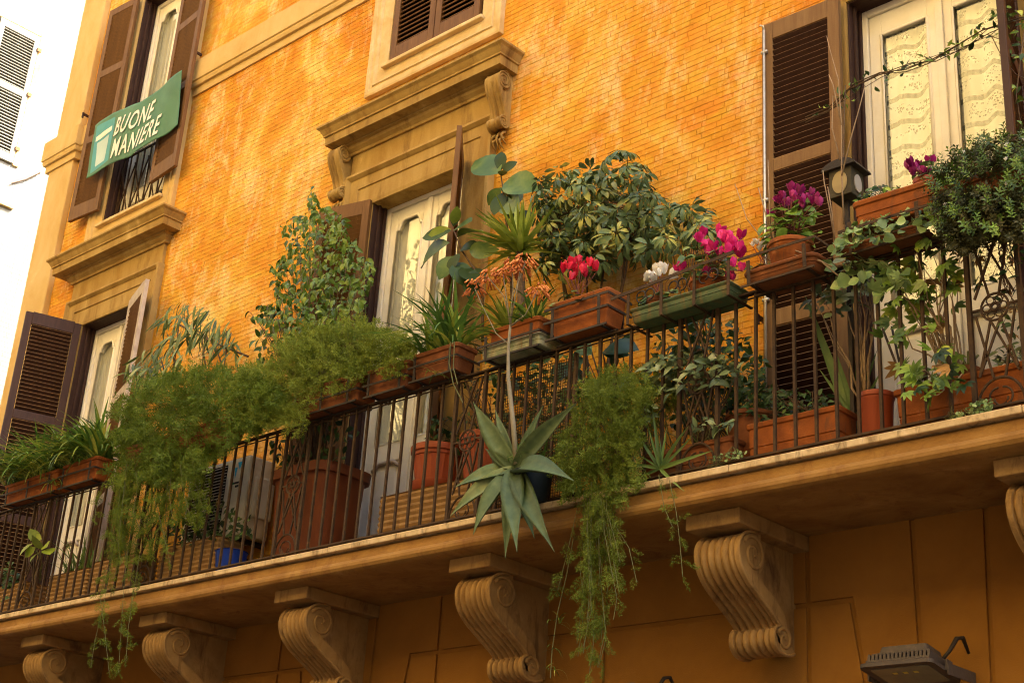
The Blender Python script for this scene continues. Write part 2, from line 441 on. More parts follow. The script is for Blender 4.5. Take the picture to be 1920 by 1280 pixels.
def white_leaf(y0, y1):
    q = MB(); st = .085
    q.box(XW+.01, XW+.05, y0, y0+st, zb+.02, zt-.12); q.box(XW+.01, XW+.05, y1-st, y1, zb+.02, zt-.12)
    rails = [(zb+.02, zb+.16), ((zb+zt)/2-.05, (zb+zt)/2+.06), (zt-.24, zt-.12)]
    for r0, r1 in rails: q.box(XW+.01, XW+.05, y0+st, y1-st, r0, r1)
    sh = part('shutter', q, WH_SH, wh, bevel=.004)
    sm = new_mesh(*_slat(y1-y0-2*st, .05, .008, axis='y'), WH_SH, name='slat')
    for r0, r1 in ((rails[0][1], rails[1][0]), (rails[1][1], rails[2][0])):
        n = int((r1-r0)/.052)
        for i in range(n):
            piece('slat', sm, Matrix.Translation((XW+.03, (y0+y1)/2, r0+(i+.5)*(r1-r0)/n)), sh)
    for zh in (zb+.25, (zb+zt)/2, zt-.4):
        hm = MB(); hm.box(XW+.05, XW+.075, y1-.02, y1+.05, zh, zh+.06); part('hinge', hm, MAT['shutter'], sh)
def _slat(w, depth, th, tilt=42, axis='x'):
    c, s = math.cos(R(tilt)), math.sin(R(tilt))
    pts = [(-depth/2,-th/2),(depth/2,-th/2),(depth/2,th/2),(-depth/2,th/2)]
    pr = [(a*c-b*s, a*s+b*c) for a, b in pts]
    v = [(e*w/2, a, b) for e in (-1,1) for a, b in pr]
    if axis == 'y': v = [(-p[1], p[0], p[2]) for p in v]
    return v, [(0,1,2,3),(7,6,5,4),(0,4,5,1),(1,5,6,2),(2,6,7,3),(3,7,4,0)]
ym = (yL+yR)/2
white_leaf(ym+.06, yR-.11)
q = MB(); q.box(XW-.02, XW+.02, yL+.10, ym+.05, zb+.02, zt-.11); wo = part('window', q, MAT['reveal'], wh)
q = MB(); q.box(XW+.021, XW+.03, yL+.2, ym-.03, zb+.1, zt-.2); part('pane', q, MAT['glass'], wo)
q = MB(); c0 = PXW(20,345); c1 = PXW(72,326)
q.tube([c0 + np.array([.03,0,0]), (c0+c1)/2 + np.array([.04,0,-.03]), c1 + np.array([.05,0,0])], .012, 5)
part('cable', q, MAT['iron'], wh)

# ================================================================== orange house
XC, XLD, XRD = -8.52, -13.30, -3.70                  # the three balcony doors
ZF = 4.36                                            # balcony floor
XE = -15.27                                          # left corner of the house
bld = thing('orange_house', 'orange brick house with long balcony, shuttered doors and scrolled corbels', 'house', (-8,0,0))
OPEN = [  # x0,x1,z0,z1 of the holes in the wall
    (XLD-.56, XLD+.50, ZF, 7.87), (XC-.58, XC+.58, ZF, 7.885), (XRD-.58, XRD+.60, ZF, 7.86),
    (XLD-.55, XLD+.62, 9.10, 12.2), (XC-.56, XC+.64, 9.30, 12.2)]
xs = sorted({XE, 4.0} | {v for o in OPEN for v in o[:2]}); zs = sorted({4.2, 13.6} | {v for o in OPEN for v in o[2:]})
q = MB()
for i in range(len(xs)-1):
    for j in range(len(zs)-1):
        cx, cz = (xs[i]+xs[i+1])/2, (zs[j]+zs[j+1])/2
        if any(o[0] < cx < o[1] and o[2] < cz < o[3] for o in OPEN): continue
        q.add([(xs[i],.0038,zs[j]),(xs[i+1],.0038,zs[j]),(xs[i+1],.0038,zs[j+1]),(xs[i],.0038,zs[j+1])], [(0,1,2,3)])
wall = part('wall', q, MAT['joint'], bld)
q = MB(); q.box(XE, 4, .30, 6.0, 13.55, 13.75); q.box(XE, XE+.25, .01, 6, 0, 13.55); q.box(XE, 4, 5.75, 6, 0, 13.55); q.box(3.75, 4, .01, 5.75, 0, 13.55)
q.box(XE+.25, 3.75, 1.6, 1.65, 0, 13.5)
part('side_walls', q, MAT['pale'], bld)
# bricks: the 300 that show largest are single objects, the rest one joined part
BW, BH, JT = .172, .0425, .0042
NOB = [(XLD-.95, XLD+.95, ZF, 8.72), (XC-.96, XC+.96, ZF, 8.72), (XRD-.64, XRD+.7, ZF, 7.95),
       (XLD-.86, XLD+.88, 8.99, 12.3), (XC-.85, XC+.89, 9.05, 12.3)]
bm_ = [new_mesh(*((lambda b: (b.v, b.f))(MB().box(-w/2, w/2, 0, .02, -BH/2, BH/2))), MAT['wall'], name='brick') for w in (BW, BW*.985, BW*.97)]
cand = []; row = 0; z = ZF+.02
while z < 13.4:
    x = -14.72 + (0 if row % 2 else -BW/2) + rng.uniform(-.02,.02)
    while x < -2.3:
        w = BW*rng.uniform(.94,1.0)
        xa, xb, cz = max(x,-14.715), x+w, z+BH/2
        for o in NOB:                                    # bricks are cut where they meet a surround
            if o[2] < cz < o[3]:
                if xa >= o[0] and xb <= o[1]: xb = xa
                elif xa < o[0] < xb: xb = o[0]
                elif xa < o[1] < xb: xa = o[1]
        if xb-xa > .015: cand.append(((xa+xb)/2, cz, xb-xa, rng.uniform(-.0011,.0011)))
        x += w+JT
    z += BH+JT; row += 1
def _near(c):                                       # big and clear of the plants in the photograph
    return (-7.05 < c[0] < -4.92 and 6.95 < c[1] < 8.5)
near = sorted([c for c in cand if _near(c)], key=lambda c: (Vector((c[0],0,c[1]))-Vector(CAM)).length)[:300]
ns = {(c[0], c[1]) for c in near}
for i, c in enumerate(near):
    M4 = Matrix.Translation((c[0], c[3], c[1])) @ Matrix.Rotation(rng.normal(0,.004), 4, 'Y') @ Matrix.Diagonal((c[2]/BW,1,1,1))
    piece('brick', bm_[0], M4, wall)
rest = np.array([c for c in cand if (c[0], c[1]) not in ns])
bx = np.array([(-.5,0,-.5),(.5,0,-.5),(.5,0,.5),(-.5,0,.5),(-.5,1,-.5),(.5,1,-.5),(.5,1,.5),(-.5,1,.5)])
bf = np.array([(0,1,2,3),(1,5,6,2),(3,2,6,7),(4,0,3,7),(5,1,0,4)])
n = len(rest)
V = np.repeat(bx[None], n, 0).copy()
V[:,:,0] = V[:,:,0]*rest[:,2][:,None] + rest[:,0][:,None]
V[:,:,1] = V[:,:,1]*.02 + rest[:,3][:,None]
V[:,:,2] = V[:,:,2]*BH + rest[:,1][:,None]
part_np('bricks', V.reshape(-1,3), (bf[None]+8*np.arange(n)[:,None,None]).reshape(-1,4), MAT['wall'], wall)

# pilaster at the corner and the string course
q = MB(); q.box(XE-.01, -14.73, -.07, .02, 3.9, 13.5); part('pilaster', q, MAT['pale'], bld, bevel=.012)
SP = [(0,10.24),(.02,10.24),(.022,10.33),(.05,10.335),(.06,10.37),(.06,10.39),(.075,10.40),(.075,10.66),(.05,10.685),(0,10.70)]
def string_course(x0, x1, off=0.0):
    m_ = MB(); m_.loft([[(x0,-d-off,z),(x1,-d-off,z)] for d, z in SP], closed=False, cap0=False, cap1=False)
    m_.add([(x0,-d-off,z) for d,z in SP], [tuple(range(len(SP)))]); m_.add([(x1,-d-off,z) for d,z in SP], [tuple(range(len(SP)-1,-1,-1))])
    return part('string_course', m_, MAT['pale'], bld)
string_course(-14.725, XLD-.88); string_course(XLD+.90, XC-.86); string_course(XC+.90, 3.9)
m_ = MB(); m_.cornice(XE+.02, -14.76, [(d+.07,z) for d,z in SP], .02); part('pilaster_band', m_, MAT['pale'], bld)

# architraves, friezes and hoods over the doors
ARC = [(0,-.02),(0,.075),(.025,.08),(.045,.06),(.055,.045),(.15,.04),(.155,.028),(.30,.026),(.335,.02),(.335,-.25)]
def hood(xc, half, arch_half, op, consoles):
    x0, x1 = xc-arch_half, xc+arch_half
    zt_ = 8.205
    m_ = MB(); pw = (op[0]-x0)/.335
    m_.surround(x0, x1, ZF, zt_, [(t*pw, d) for t, d in ARC], closed=False)
    part('door_surround', m_, MAT['trim'], bld)
    m_ = MB(); m_.box(x0+.02, x1-.02, -.03, .03, zt_+.002, 8.46); part('frieze', m_, MAT['trim'], bld)
    m_ = MB()
    pr = [(.0,8.44),(.05,8.44),(.055,8.465),(.085,8.49),(.095,8.515),(.12,8.52),(.12,8.535),(.215,8.54),(.218,8.62),(.232,8.625),(.232,8.64),(.245,8.66),(.262,8.69),(.285,8.71),(.285,8.73),(.27,8.735),(0,8.775)]
    m_.cornice(x0+.03-half, x1-.03+half, pr); part('hood_cornice', m_, MAT['trim'], bld)
def scroll(parent, xc, w, pts, y0, ztop, mat, nre, name, spirals, reed=.011, back=None, rim=.012, band=.06, inner=.02):
    """scrolled bracket: front path pts (y, z below ztop), reeded across its width, spirals on both cheeks"""
    m_ = MB()
    P_ = [Vector((a, b)) for a, b in pts]
    fine = []
    for i in range(len(P_)-1):                           # Catmull-Rom
        p0, p1, p2, p3 = P_[max(i-1,0)], P_[i], P_[i+1], P_[min(i+2,len(P_)-1)]
        for k in range(4):
            t = k/4
            fine.append(.5*((2*p1)+(p2-p0)*t+(2*p0-5*p1+4*p2-p3)*t*t+(3*p1-p0-3*p2+p3)*t**3))
    fine.append(P_[-1])
    nu = nre*8+1; loops = []; K = len(fine)-1
    for i, p in enumerate(fine):
        d = (fine[min(i+1,K)]-fine[max(i-1,0)]).normalized()
        nrm = Vector((d.y, -d.x)); t = i/K
        tk = band*(.35+.65*math.sin(math.pi*min(1,max(0,t*1.02)))**.5)
        def rd(u):
            e = min(u, nu-1-u)/(nu-1)
            if e < .09: return 0.0                       # plain fillet at both edges
            k = (u/(nu-1)-.09)/.82*nre
            return reed*(abs(math.sin(math.pi*k))**.7-1.0)
        row_ = [(xc-w/2+w*u/(nu-1), p.x+y0+nrm.x*rd(u), ztop+p.y+nrm.y*rd(u)) for u in range(nu)]
        q = p-nrm*tk
        loops.append(row_ + [(xc+w/2, q.x+y0, ztop+q.y), (xc-w/2, q.x+y0, ztop+q.y)])
    m_.loft(loops)
    for (cy_, cz_, r0, turns, a0, sg) in spirals:            # volute drums
        n = 28
        m_.loft([[(xx, y0+cy_+r0*1.06*math.cos(2*math.pi*j/n), ztop+cz_+r0*1.06*math.sin(2*math.pi*j/n)) for j in range(n)] for xx in (xc-w/2+.001, xc+w/2-.001)])
    bk = back or [(0, pts[-1][1]), (0, pts[0][1])]           # narrower body behind the scroll
    side = [(p.x+y0+.02, ztop+p.y+.004) for p in fine] + [(a, ztop+b) for a, b in bk]
    wi = w/2-inner
    for xx, fl in ((xc-wi, 1), (xc+wi, 0)):
        vs_ = [(xx, a, b) for a, b in side]; idx = tuple(range(len(vs_)))
        m_.add(vs_, [idx if fl else idx[::-1]])
    o = part(name, m_, mat, parent, smooth=True, angle=38)
    s_ = MB()
    for xx in (xc-w/2, xc+w/2):
        for (cy_, cz_, r0, turns, a0, sg) in spirals:
            pl = []
            nn = int(turns*18)
            for k in range(nn+1):
                t = k/nn; a = a0 + sg*2*math.pi*turns*t; r = r0*(1-t)**.8 + .006
                pl.append((xx, y0+cy_+r*math.cos(a), ztop+cz_+r*math.sin(a)))
            s_.tube(pl, [rim*(1-.45*k/nn) for k in range(nn+1)], 6)
        s_.tube([(xx, p.x+y0+.012, ztop+p.y+.004) for p in fine[2:-2]], rim*.8, 6)
    part('volute', s_, mat, o, smooth=True)
    return o
hood(XC, .0, .93, OPEN[1], True)
hood(XLD, .0, .90, OPEN[0], False)
m_ = MB(); m_.surround(XRD-.72, XRD+.74, ZF, 8.0, [(t*.42, d*.8) for t, d in ARC], closed=False); part('door_surround', m_, MAT['trim'], bld)
CP = [(-.06,0),(-.13,-.012),(-.185,-.06),(-.195,-.12),(-.175,-.19),(-.135,-.27),(-.10,-.345),(-.085,-.40),(-.082,-.425),(-.115,-.435),(-.14,-.465),(-.135,-.505),(-.10,-.535),(-.06,-.53),(-.04,-.50)]
for s in (-1, 1):
    xk = XC + s*1.005
    k_ = scroll(bld, xk, .15, CP, 0, 8.535, MAT['trim'], 2, 'console', [(-.115,-.10,.075,2.2,2.2,-1),(-.088,-.485,.038,1.3,2.4,-1)], .016, [(.01,-.50),(.01,0)], .010, .05, .012)
    a_ = MB()                                            # acanthus leaf hanging below the console
    for j, (dx, dz, ll) in enumerate(((0,0,.17),(-.045,-.01,.12),(.045,-.01,.12),(-.03,-.06,.11),(.03,-.06,.11))):
        pl = [(xk+dx*(1+.4*t), -.03-.05*math.sin(math.pi*t), 8.535-.535-ll*t+dz) for t in np.linspace(0,1,6)]
        a_.tube(pl, [.016*(1-.75*t) for t in np.linspace(0,1,6)], 6)
    part('acanthus', a_, MAT['trim'], k_, smooth=True)

# upper windows
WSP = [(0,-.02),(0,.05),(.02,.055),(.05,.055),(.06,.045),(.09,.04),(.10,.055),(.115,.05),(.13,.03),(.24,.028),(.26,.02),(.26,-.2)]
for xc_, o_ in ((XLD+.02, OPEN[3]), (XC+.035, OPEN[4])):
    x0 = o_[0]-.27; x1 = o_[1]+.27
    m_ = MB(); m_.surround(x0, x1, o_[2]-.27, 12.5, [(t, d) for t, d in WSP]); part('window_surround', m_, MAT['trim_white'] if o_ is OPEN[4] else MAT['pale'], bld)
    m_ = MB(); m_.box(o_[0]-.05, o_[1]+.05, -.075, .16, o_[2]-.035, o_[2]+.004); part('window_sill', m_, MAT['trim_white'], bld, bevel=.008)

# reveals and dark rooms
for o_ in OPEN:
    m_ = MB(); y1 = .34
    m_.box(o_[0]-.03, o_[0]+.012, .0, y1, o_[2], o_[3]); m_.box(o_[1]-.012, o_[1]+.03, .0, y1, o_[2], o_[3]); m_.box(o_[0]+.012, o_[1]-.012, .0, y1, o_[3]-.012, o_[3]+.03)
    for e in (0, 1):                                     # stop beads of the wooden lining
        xx = o_[0]+.012 if e == 0 else o_[1]-.012-.02
        m_.box(xx, xx+.02, .05, .075, o_[2], o_[3]-.012); m_.box(xx, xx+.02, .115, .145, o_[2], o_[3]-.012)
    part('door_lining' if o_[2] < 5 else 'window_lining', m_, MAT['reveal'], bld, bevel=.004)
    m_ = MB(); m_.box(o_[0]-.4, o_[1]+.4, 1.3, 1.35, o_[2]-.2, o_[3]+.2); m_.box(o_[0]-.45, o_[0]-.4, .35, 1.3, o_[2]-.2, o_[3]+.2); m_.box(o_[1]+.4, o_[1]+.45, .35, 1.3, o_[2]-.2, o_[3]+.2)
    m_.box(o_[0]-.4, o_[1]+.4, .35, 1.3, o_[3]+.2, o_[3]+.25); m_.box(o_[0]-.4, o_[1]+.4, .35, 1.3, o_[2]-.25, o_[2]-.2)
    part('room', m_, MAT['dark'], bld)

# ---- glazed doors
def french_door(o_, y, arched, zg0, zg1, curtain, lower=True):
    """two leaves: rails and stiles, a glass pane each, a raised panel below"""
    x0, x1, z0, z1 = o_[0]+.014, o_[1]-.014, o_[2]+.004, o_[3]-.014
    f_ = MB(); fw = .055
    f_.box(x0, x0+fw, y, y+.09, z0, z1); f_.box(x1-fw, x1, y, y+.09, z0, z1); f_.box(x0+fw, x1-fw, y, y+.09, z1-fw, z1)
    d_ = part('french_door' if lower else 'window', f_, MAT['white_wood'], bld, bevel=.006)
    xm = (x0+x1)/2
    for s, (a, b) in enumerate(((x0+fw+.004, xm-.002), (xm+.002, x1-fw-.004))):
        l_ = MB(); st = .088; yy = y+.018; y2 = y+.062
        zt_ = z1-fw-.005
        l_.box(a, a+st, yy, y2, z0+.01, zt_); l_.box(b-st, b, yy, y2, z0+.01, zt_)
        l_.box(a+st, b-st, yy, y2, zg1, zt_); l_.box(a+st, b-st, yy, y2, zg0-.16, zg0); l_.box(a+st, b-st, yy, y2, z0+.01, z0+.18)
        lf = part('leaf', l_, MAT['white_wood'], d_, bevel=.005)
        n_ = MB()                                        # glazing bead; segmental top with ears where the door has one
        ga, gb = a+st, b-st; bd = .014
        top = []
        for k in range(13):
            t = k/12; xx = ga+(gb-ga)*t
            if arched:
                e = min(t, 1-t)/.22
                zz = zg1-.10 + .10*(1 if e >= 1 else (.5-.5*math.cos(math.pi*max(0,(e-.25)/.75)) if e > .25 else 0))
            else: zz = zg1-.002
            top.append((xx, zz))
        if arched:
            for k in range(12):
                (xa, za), (xb, zb_) = top[k], top[k+1]
                n_.add([(xa,yy+.001,za),(xb,yy+.001,zb_),(xb,yy+.001,zg1+.003),(xa,yy+.001,zg1+.003),(xa,y2-.002,za),(xb,y2-.002,zb_),(xb,y2-.002,zg1+.003),(xa,y2-.002,zg1+.003)], [(0,1,2,3),(0,4,5,1),(7,6,5,4)])
        n_.tube([(ga+.004,yy+.004,zg0)] + [(xx,yy+.004,zz) for xx,zz in top] + [(gb-.004,yy+.004,zg0),(ga+.004,yy+.004,zg0)], bd, 6)
        part('glazing_bead', n_, MAT['white_wood'], d_, smooth=True)
        g_ = MB(); g_.add([(ga-.005,yy+.022,zg0-.01),(gb+.005,yy+.022,zg0-.01),(gb+.005,yy+.022,zg1+.02),(ga-.005,yy+.022,zg1+.02)], [(0,1,2,3)])
        part('pane', g_, MAT['glass'], d_)
        if lower:
            p_ = MB(); pa, pb, p0, p1 = ga+.0, gb-.0, z0+.18, zg0-.16
            p_.box(pa, pb, yy+.02, yy+.034, p0, p1)
            p_.add([(pa+.02,yy+.019,p0+.02),(pb-.02,yy+.019,p0+.02),(pb-.02,yy+.019,p1-.02),(pa+.02,yy+.019,p1-.02),(pa+.055,yy+.006,p0+.055),(pb-.055,yy+.006,p0+.055),(pb-.055,yy+.006,p1-.075),(pa+.055,yy+.006,p1-.075)], [(4,5,6,7),(0,1,5,4),(1,2,6,5),(2,3,7,6),(3,0,4,7)])
            part('panel', p_, MAT['white_wood'], d_)
            w_ = MB(); pl = []
            for k in range(11):
                t = k/10; e = min(t,1-t)/.25; pl.append((pa+(pb-pa)*t, yy-.002, p1-.01-(.05*(.5+.5*math.cos(math.pi*min(1,e))) if arched else 0)))
            w_.tube(pl, .017, 6); part('panel_moulding', w_, MAT['grey_wood'] if arched else MAT['white_wood'], d_, smooth=True)
    # astragal between the leaves
    a_ = MB(); a_.box(xm-.028, xm+.028, y-.002, y+.018, z0+.02, z1-fw-.006); part('astragal', a_, MAT['white_wood'], d_, bevel=.007)
    if curtain:
        nx = 90; nz = 2; yb = y+.082; vv = []; ff = []
        for k in range(nx+1):
            t = k/nx; xx = x0+.03+(x1-x0-.06)*t
            fold = .013*math.sin(t*46)+.006*math.sin(t*23+1)
            for zz in (zg0-.1, zg1+.05): vv.append((xx, yb+fold, zz))
        for k in range(nx): ff.append((2*k, 2*k+2, 2*k+3, 2*k+1))
        c_ = MB(); c_.add(vv, ff); part('curtain', c_, curtain, d_, smooth=True)
    return d_
french_door(OPEN[1], .155, True, 5.58, 7.70, MAT['curtain'])
french_door(OPEN[0], .155, True, 5.58, 7.66, MAT['curtain'])
french_door(OPEN[2], .14, False, 5.58, 7.62, MAT['lace'])
french_door(OPEN[3], .16, True, 9.55, 12.0, MAT['curtain'], False)

# ---- louvred shutters
SLW = {}
def shutter(hx, hy, side, theta, w, z0, z1, rails, mat, smat, th=.042, st=.075, pitch=.044, name='shutter', edge=None):
    """leaf hinged at (hx,hy); side -1 left leaf, +1 right leaf; theta opening angle in degrees; rails: heights (z0,z1) of cross rails"""
    c, s = math.cos(R(theta)), math.sin(R(theta))
    if side < 0: ex = Vector((c,-s,0)); X0, X1 = 0, w
    else: ex = Vector((c, s, 0)); X0, X1 = -w, 0
    ez = Vector((0,0,1)); ey = ez.cross(ex)
    Mx = Matrix.Identity(4)
    for i in range(3): Mx[i][0], Mx[i][1], Mx[i][2] = ex[i], ey[i], ez[i]
    Mx.translation = (hx, hy, 0)
    f_ = MB()
    f_.box(X0, X0+st, -th/2, th/2, z0, z1); f_.box(X1-st, X1, -th/2, th/2, z0, z1)
    for r0, r1 in rails: f_.box(X0+st, X1-st, -th/2, th/2, r0, r1)
    f_.v = [tuple(Mx @ Vector(p)) for p in f_.v]
    o = part(name, f_, mat, bld, bevel=.004)
    key = (round(w,3), smat.name)
    if key not in SLW:
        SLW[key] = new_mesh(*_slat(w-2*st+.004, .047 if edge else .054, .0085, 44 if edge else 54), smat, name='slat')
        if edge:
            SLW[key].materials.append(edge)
            for pi in (3, 5): SLW[key].polygons[pi].material_index = 1  # tan edge faces paint the lit rims, dark slat bodies the shade between
    rr = sorted(rails)
    for (a0_, a1_), (b0_, b1_) in zip(rr[:-1], rr[1:]):
        n = max(1, int((b0_-a1_)/pitch))
        for i in range(n):
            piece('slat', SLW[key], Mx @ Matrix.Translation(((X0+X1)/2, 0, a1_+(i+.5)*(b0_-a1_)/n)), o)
    return o, Mx, X0, X1
# right door: left leaf folded back on the wall, sun-bleached, light and shade painted on its slats, with a galvanised bolt rod
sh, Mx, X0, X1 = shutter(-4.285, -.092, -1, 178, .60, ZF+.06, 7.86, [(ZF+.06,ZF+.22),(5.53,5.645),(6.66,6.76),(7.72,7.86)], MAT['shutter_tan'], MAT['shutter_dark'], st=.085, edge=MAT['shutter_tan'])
r_ = MB(); xr = X1-.03
r_.tube([Mx @ Vector((xr,.04,z)) for z in (ZF+.1, 7.80)], .0085, 8)
for zz in (7.62, 6.45, 5.72, 5.05): r_.box(*[0]*6) if False else r_.tube([Mx @ Vector((xr-.022,.036,zz)), Mx @ Vector((xr+.022,.036,zz))], .013, 8)
r_.tube([Mx @ Vector((xr,.04,7.80)), Mx @ Vector((xr,.05,7.83)), Mx @ Vector((xr+.025,.05,7.845))], .007, 6)
part('bolt_rod', r_, MAT['steel'], sh, smooth=True)
sh, Mx, X0, X1 = shutter(-3.105, -.03, 1, 105, .57, ZF+.06, 7.84, [(ZF+.06,ZF+.22),(5.53,5.645),(6.66,6.76),(7.72,7.84)], MAT['shutter_dark'], MAT['shutter_dark'], st=.085)
# centre door
CR = [(ZF+.06,ZF+.22),(5.55,5.65),(6.66,6.76),(7.74,7.88)]
shutter(XC-.575, -.03, -1, 166, .56, ZF+.06, 7.88, CR, MAT['shutter'], MAT['shutter'])
shutter(XC+.575, -.05, 1, 133, .56, ZF+.06, 7.88, CR, MAT['shutter'], MAT['shutter'], st=.07)
# left door
shutter(XLD-.565, -.02, -1, 108, .60, ZF+.06, 7.87, CR, MAT['shutter_dark'], MAT['shutter_dark'])
shutter(XLD+.46, -.06, 1, 161, .66, ZF+.06, 7.87, CR, MAT['grey_wood'], MAT['shutter'], st=.085)
# upper left window: both leaves folded back; upper centre window: closed
UR = [(9.27,9.45),(10.28,10.38),(11.2,11.3),(12.1,12.2)]
shutter(XLD-.56, -.085, -1, 176, .56, 9.27, 12.2, UR, MAT['shutter'], MAT['shutter'], pitch=.05)
shutter(XLD+.46, -.085, 1, 174, .57, 9.27, 12.2, UR, MAT['shutter'], MAT['shutter'], pitch=.05)
UC = [(9.31,9.47),(10.3,10.42),(12.0,12.15)]
shutter(OPEN[4][0]+.02, -.015, -1, 0, .575, 9.31, 12.15, UC, MAT['shutter'], MAT['shutter'], pitch=.05)
shutter(OPEN[4][1]-.02, -.015, 1, 0, .575, 9.31, 12.15, UC, MAT['shutter'], MAT['shutter'], pitch=.05)
# shutter dogs
for px, py in ((172,222),(378,104),(1440,606)):
    c0 = P(px, py, -.02); m_ = MB(); m_.bar(c0, c0+np.array([.0,-.12,0.0]), .02, .028); m_.bar(c0+np.array([-.0,-.12,.02]), c0+np.array([0,-.12,-.05]), .02, .02)
    part('shutter_dog', m_, MAT['shutter_dark'], bld)

# ---- window grille of the upper left window
m_ = MB(); gx0, gx1 = OPEN[3][0]+.05, OPEN[3][1]-.05
for k in range(9): xx = gx0+(gx1-gx0)*k/8; m_.bar((xx,.10,9.12),(xx,.10,10.0), .014)
for k in range(4):
    a = gx0+(gx1-gx0)*k/4; b = gx0+(gx1-gx0)*(k+1)/4
    m_.bar((a,.09,9.2),(b,.09,9.85), .012); m_.bar((b,.08,9.2),(a,.08,9.85), .012)
m_.bar((gx0,.10,10.0),(gx1,.10,10.0), .02); m_.bar((gx0,.10,9.16),(gx1,.10,9.16), .02)
part('window_grille', m_, MAT['iron'], bld)

# ---- ground-floor wall: plaster panels with sunk joints
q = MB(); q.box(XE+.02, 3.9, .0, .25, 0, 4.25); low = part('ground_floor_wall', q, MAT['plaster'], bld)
JW = .030
def panel(pts):
    """proud plaster panel from (x,z) corners, shrunk by half a joint"""
    c = Vector((sum(p[0] for p in pts)/len(pts), sum(p[1] for p in pts)/len(pts)))
    n = len(pts); sh_ = []
    P2 = [Vector(p) for p in pts]
    area = sum(P2[i].x*P2[(i+1)%n].y-P2[(i+1)%n].x*P2[i].y for i in range(n))
    if area < 0: P2 = P2[::-1]
    for i in range(n):
        a, b, d = P2[i-1], P2[i], P2[(i+1)%n]
        e1 = (b-a).normalized(); e2 = (d-b).normalized()
        n1 = Vector((-e1.y, e1.x)); n2 = Vector((-e2.y, e2.x))
        k = n1+n2; k = k/(max(.25, k.length_squared/2))
        sh_.append(b + k*JW/2)
    v = [(p.x,-.018,p.y) for p in sh_] + [(p.x,.004,p.y) for p in sh_]
    f = [tuple(range(n))] + [(i+n, (i+1)%n+n, (i+1)%n, i) for i in range(n)]
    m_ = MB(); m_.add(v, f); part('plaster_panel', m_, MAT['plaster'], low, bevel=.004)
ZT, ZJ = 4.20, 3.735
for k, (xa, xb) in enumerate(((-8.235,-8.34),(-4.124,-4.05))): pass
def bay(xc, w0, w1):
    """flat arch over an opening: key stone, voussoirs, stepped haunches (xc centre, half widths)"""
    panel([(xc-.225,ZT),(xc-.19,2.6),(xc+.19,2.6),(xc+.225,ZT)])
    for s in (-1, 1):
        panel([(xc+s*.225,ZT),(xc+s*.19,2.6),(xc+s*.44,2.6),(xc+s*.56,3.30),(xc+s*.63,ZJ),(xc+s*.92,ZJ),(xc+s*.92,ZT)][::s])
        panel([(xc+s*.63,ZJ),(xc+s*.56,3.30),(xc+s*.44,2.6),(xc+s*.92,2.6),(xc+s*.92,ZJ)][::s])
for xc_ in (-3.74, -8.70, -13.3):
    bay(xc_, 0, 0)
for a, b in ((-7.78,-6.2),(-6.2,-4.66),(-12.38,-11.0),(-11.0,-9.62)):
    panel([(a,ZJ),(b,ZJ),(b,ZT),(a,ZT)]); panel([(a,3.2),(b,3.2),(b,ZJ),(a,ZJ)]); panel([(a,2.6),(b,2.6),(b,3.2),(a,3.2)])
for a, b in ((-2.82,-1.2),(-15.2,-14.22)): panel([(a,ZJ),(b,ZJ),(b,ZT),(a,ZT)]); panel([(a,2.6),(b,2.6),(b,ZJ),(a,ZJ)])

# ---- balcony slab with its moulded edge
SX0, SX1 = -15.1, .6
q = MB(); q.prism([(.0,4.345),(-.80,4.345),(-.80,4.300),(-.835,4.296),(-.838,4.262),(-.842,4.235),(-.862,4.225),(-.874,4.205),(-.874,4.185),(-.862,4.165),(-.842,4.155),(-.825,4.152),(-.80,4.150),(0,4.150)], SX0, SX1)
slab = part('balcony_slab', q, MAT['slab'], bld)
nst = 9; wst = (SX1-SX0)/nst
for k in range(nst):
    m_ = MB(); m_.box(SX0+k*wst+.002, SX0+(k+1)*wst-.002, -.872, -.60, 4.313, 4.356+rng.uniform(-.002,.002)); part('edge_stone', m_, MAT['travertine'], slab, bevel=.006)
    m_ = MB(); m_.box(SX0+k*wst+.002, SX0+(k+1)*wst-.002, -.598, -.004, 4.346, 4.355); part('floor_tile', m_, MAT['terra_dark'], slab)

# ---- corbels
BP = [(-.40,0),(-.50,-.006),(-.585,-.04),(-.63,-.10),(-.632,-.17),(-.60,-.24),(-.53,-.305),(-.44,-.36),(-.35,-.41),(-.275,-.455),(-.235,-.485),(-.228,-.50),(-.262,-.512),(-.282,-.55),(-.275,-.60),(-.235,-.64),(-.17,-.655),(-.10,-.645),(-.06,-.62)]
PANX = [-12.51, -10.62, -8.735, -6.86, -4.915, -3.03]   # one corbel under each ornamental rail panel
CX = [-12.33, -10.44, -8.66, -6.80, -4.84, -2.93]
for i, xc_ in enumerate(CX):
    k_ = scroll(bld, xc_, .30, BP, -.06, 4.055, MAT['corbel'], 5, 'corbel', [(-.475,-.135,.108,1.6,2.6,-1),(-.165,-.565,.066,1.4,2.8,-1)], .026, [(.0,-.60),(.0,0)], .015, .10, .065)
    m_ = MB(); m_.box(xc_-.19, xc_+.19, -.735, -.004, 4.056, 4.149); part('abacus', m_, MAT['corbel'], k_, bevel=.008)

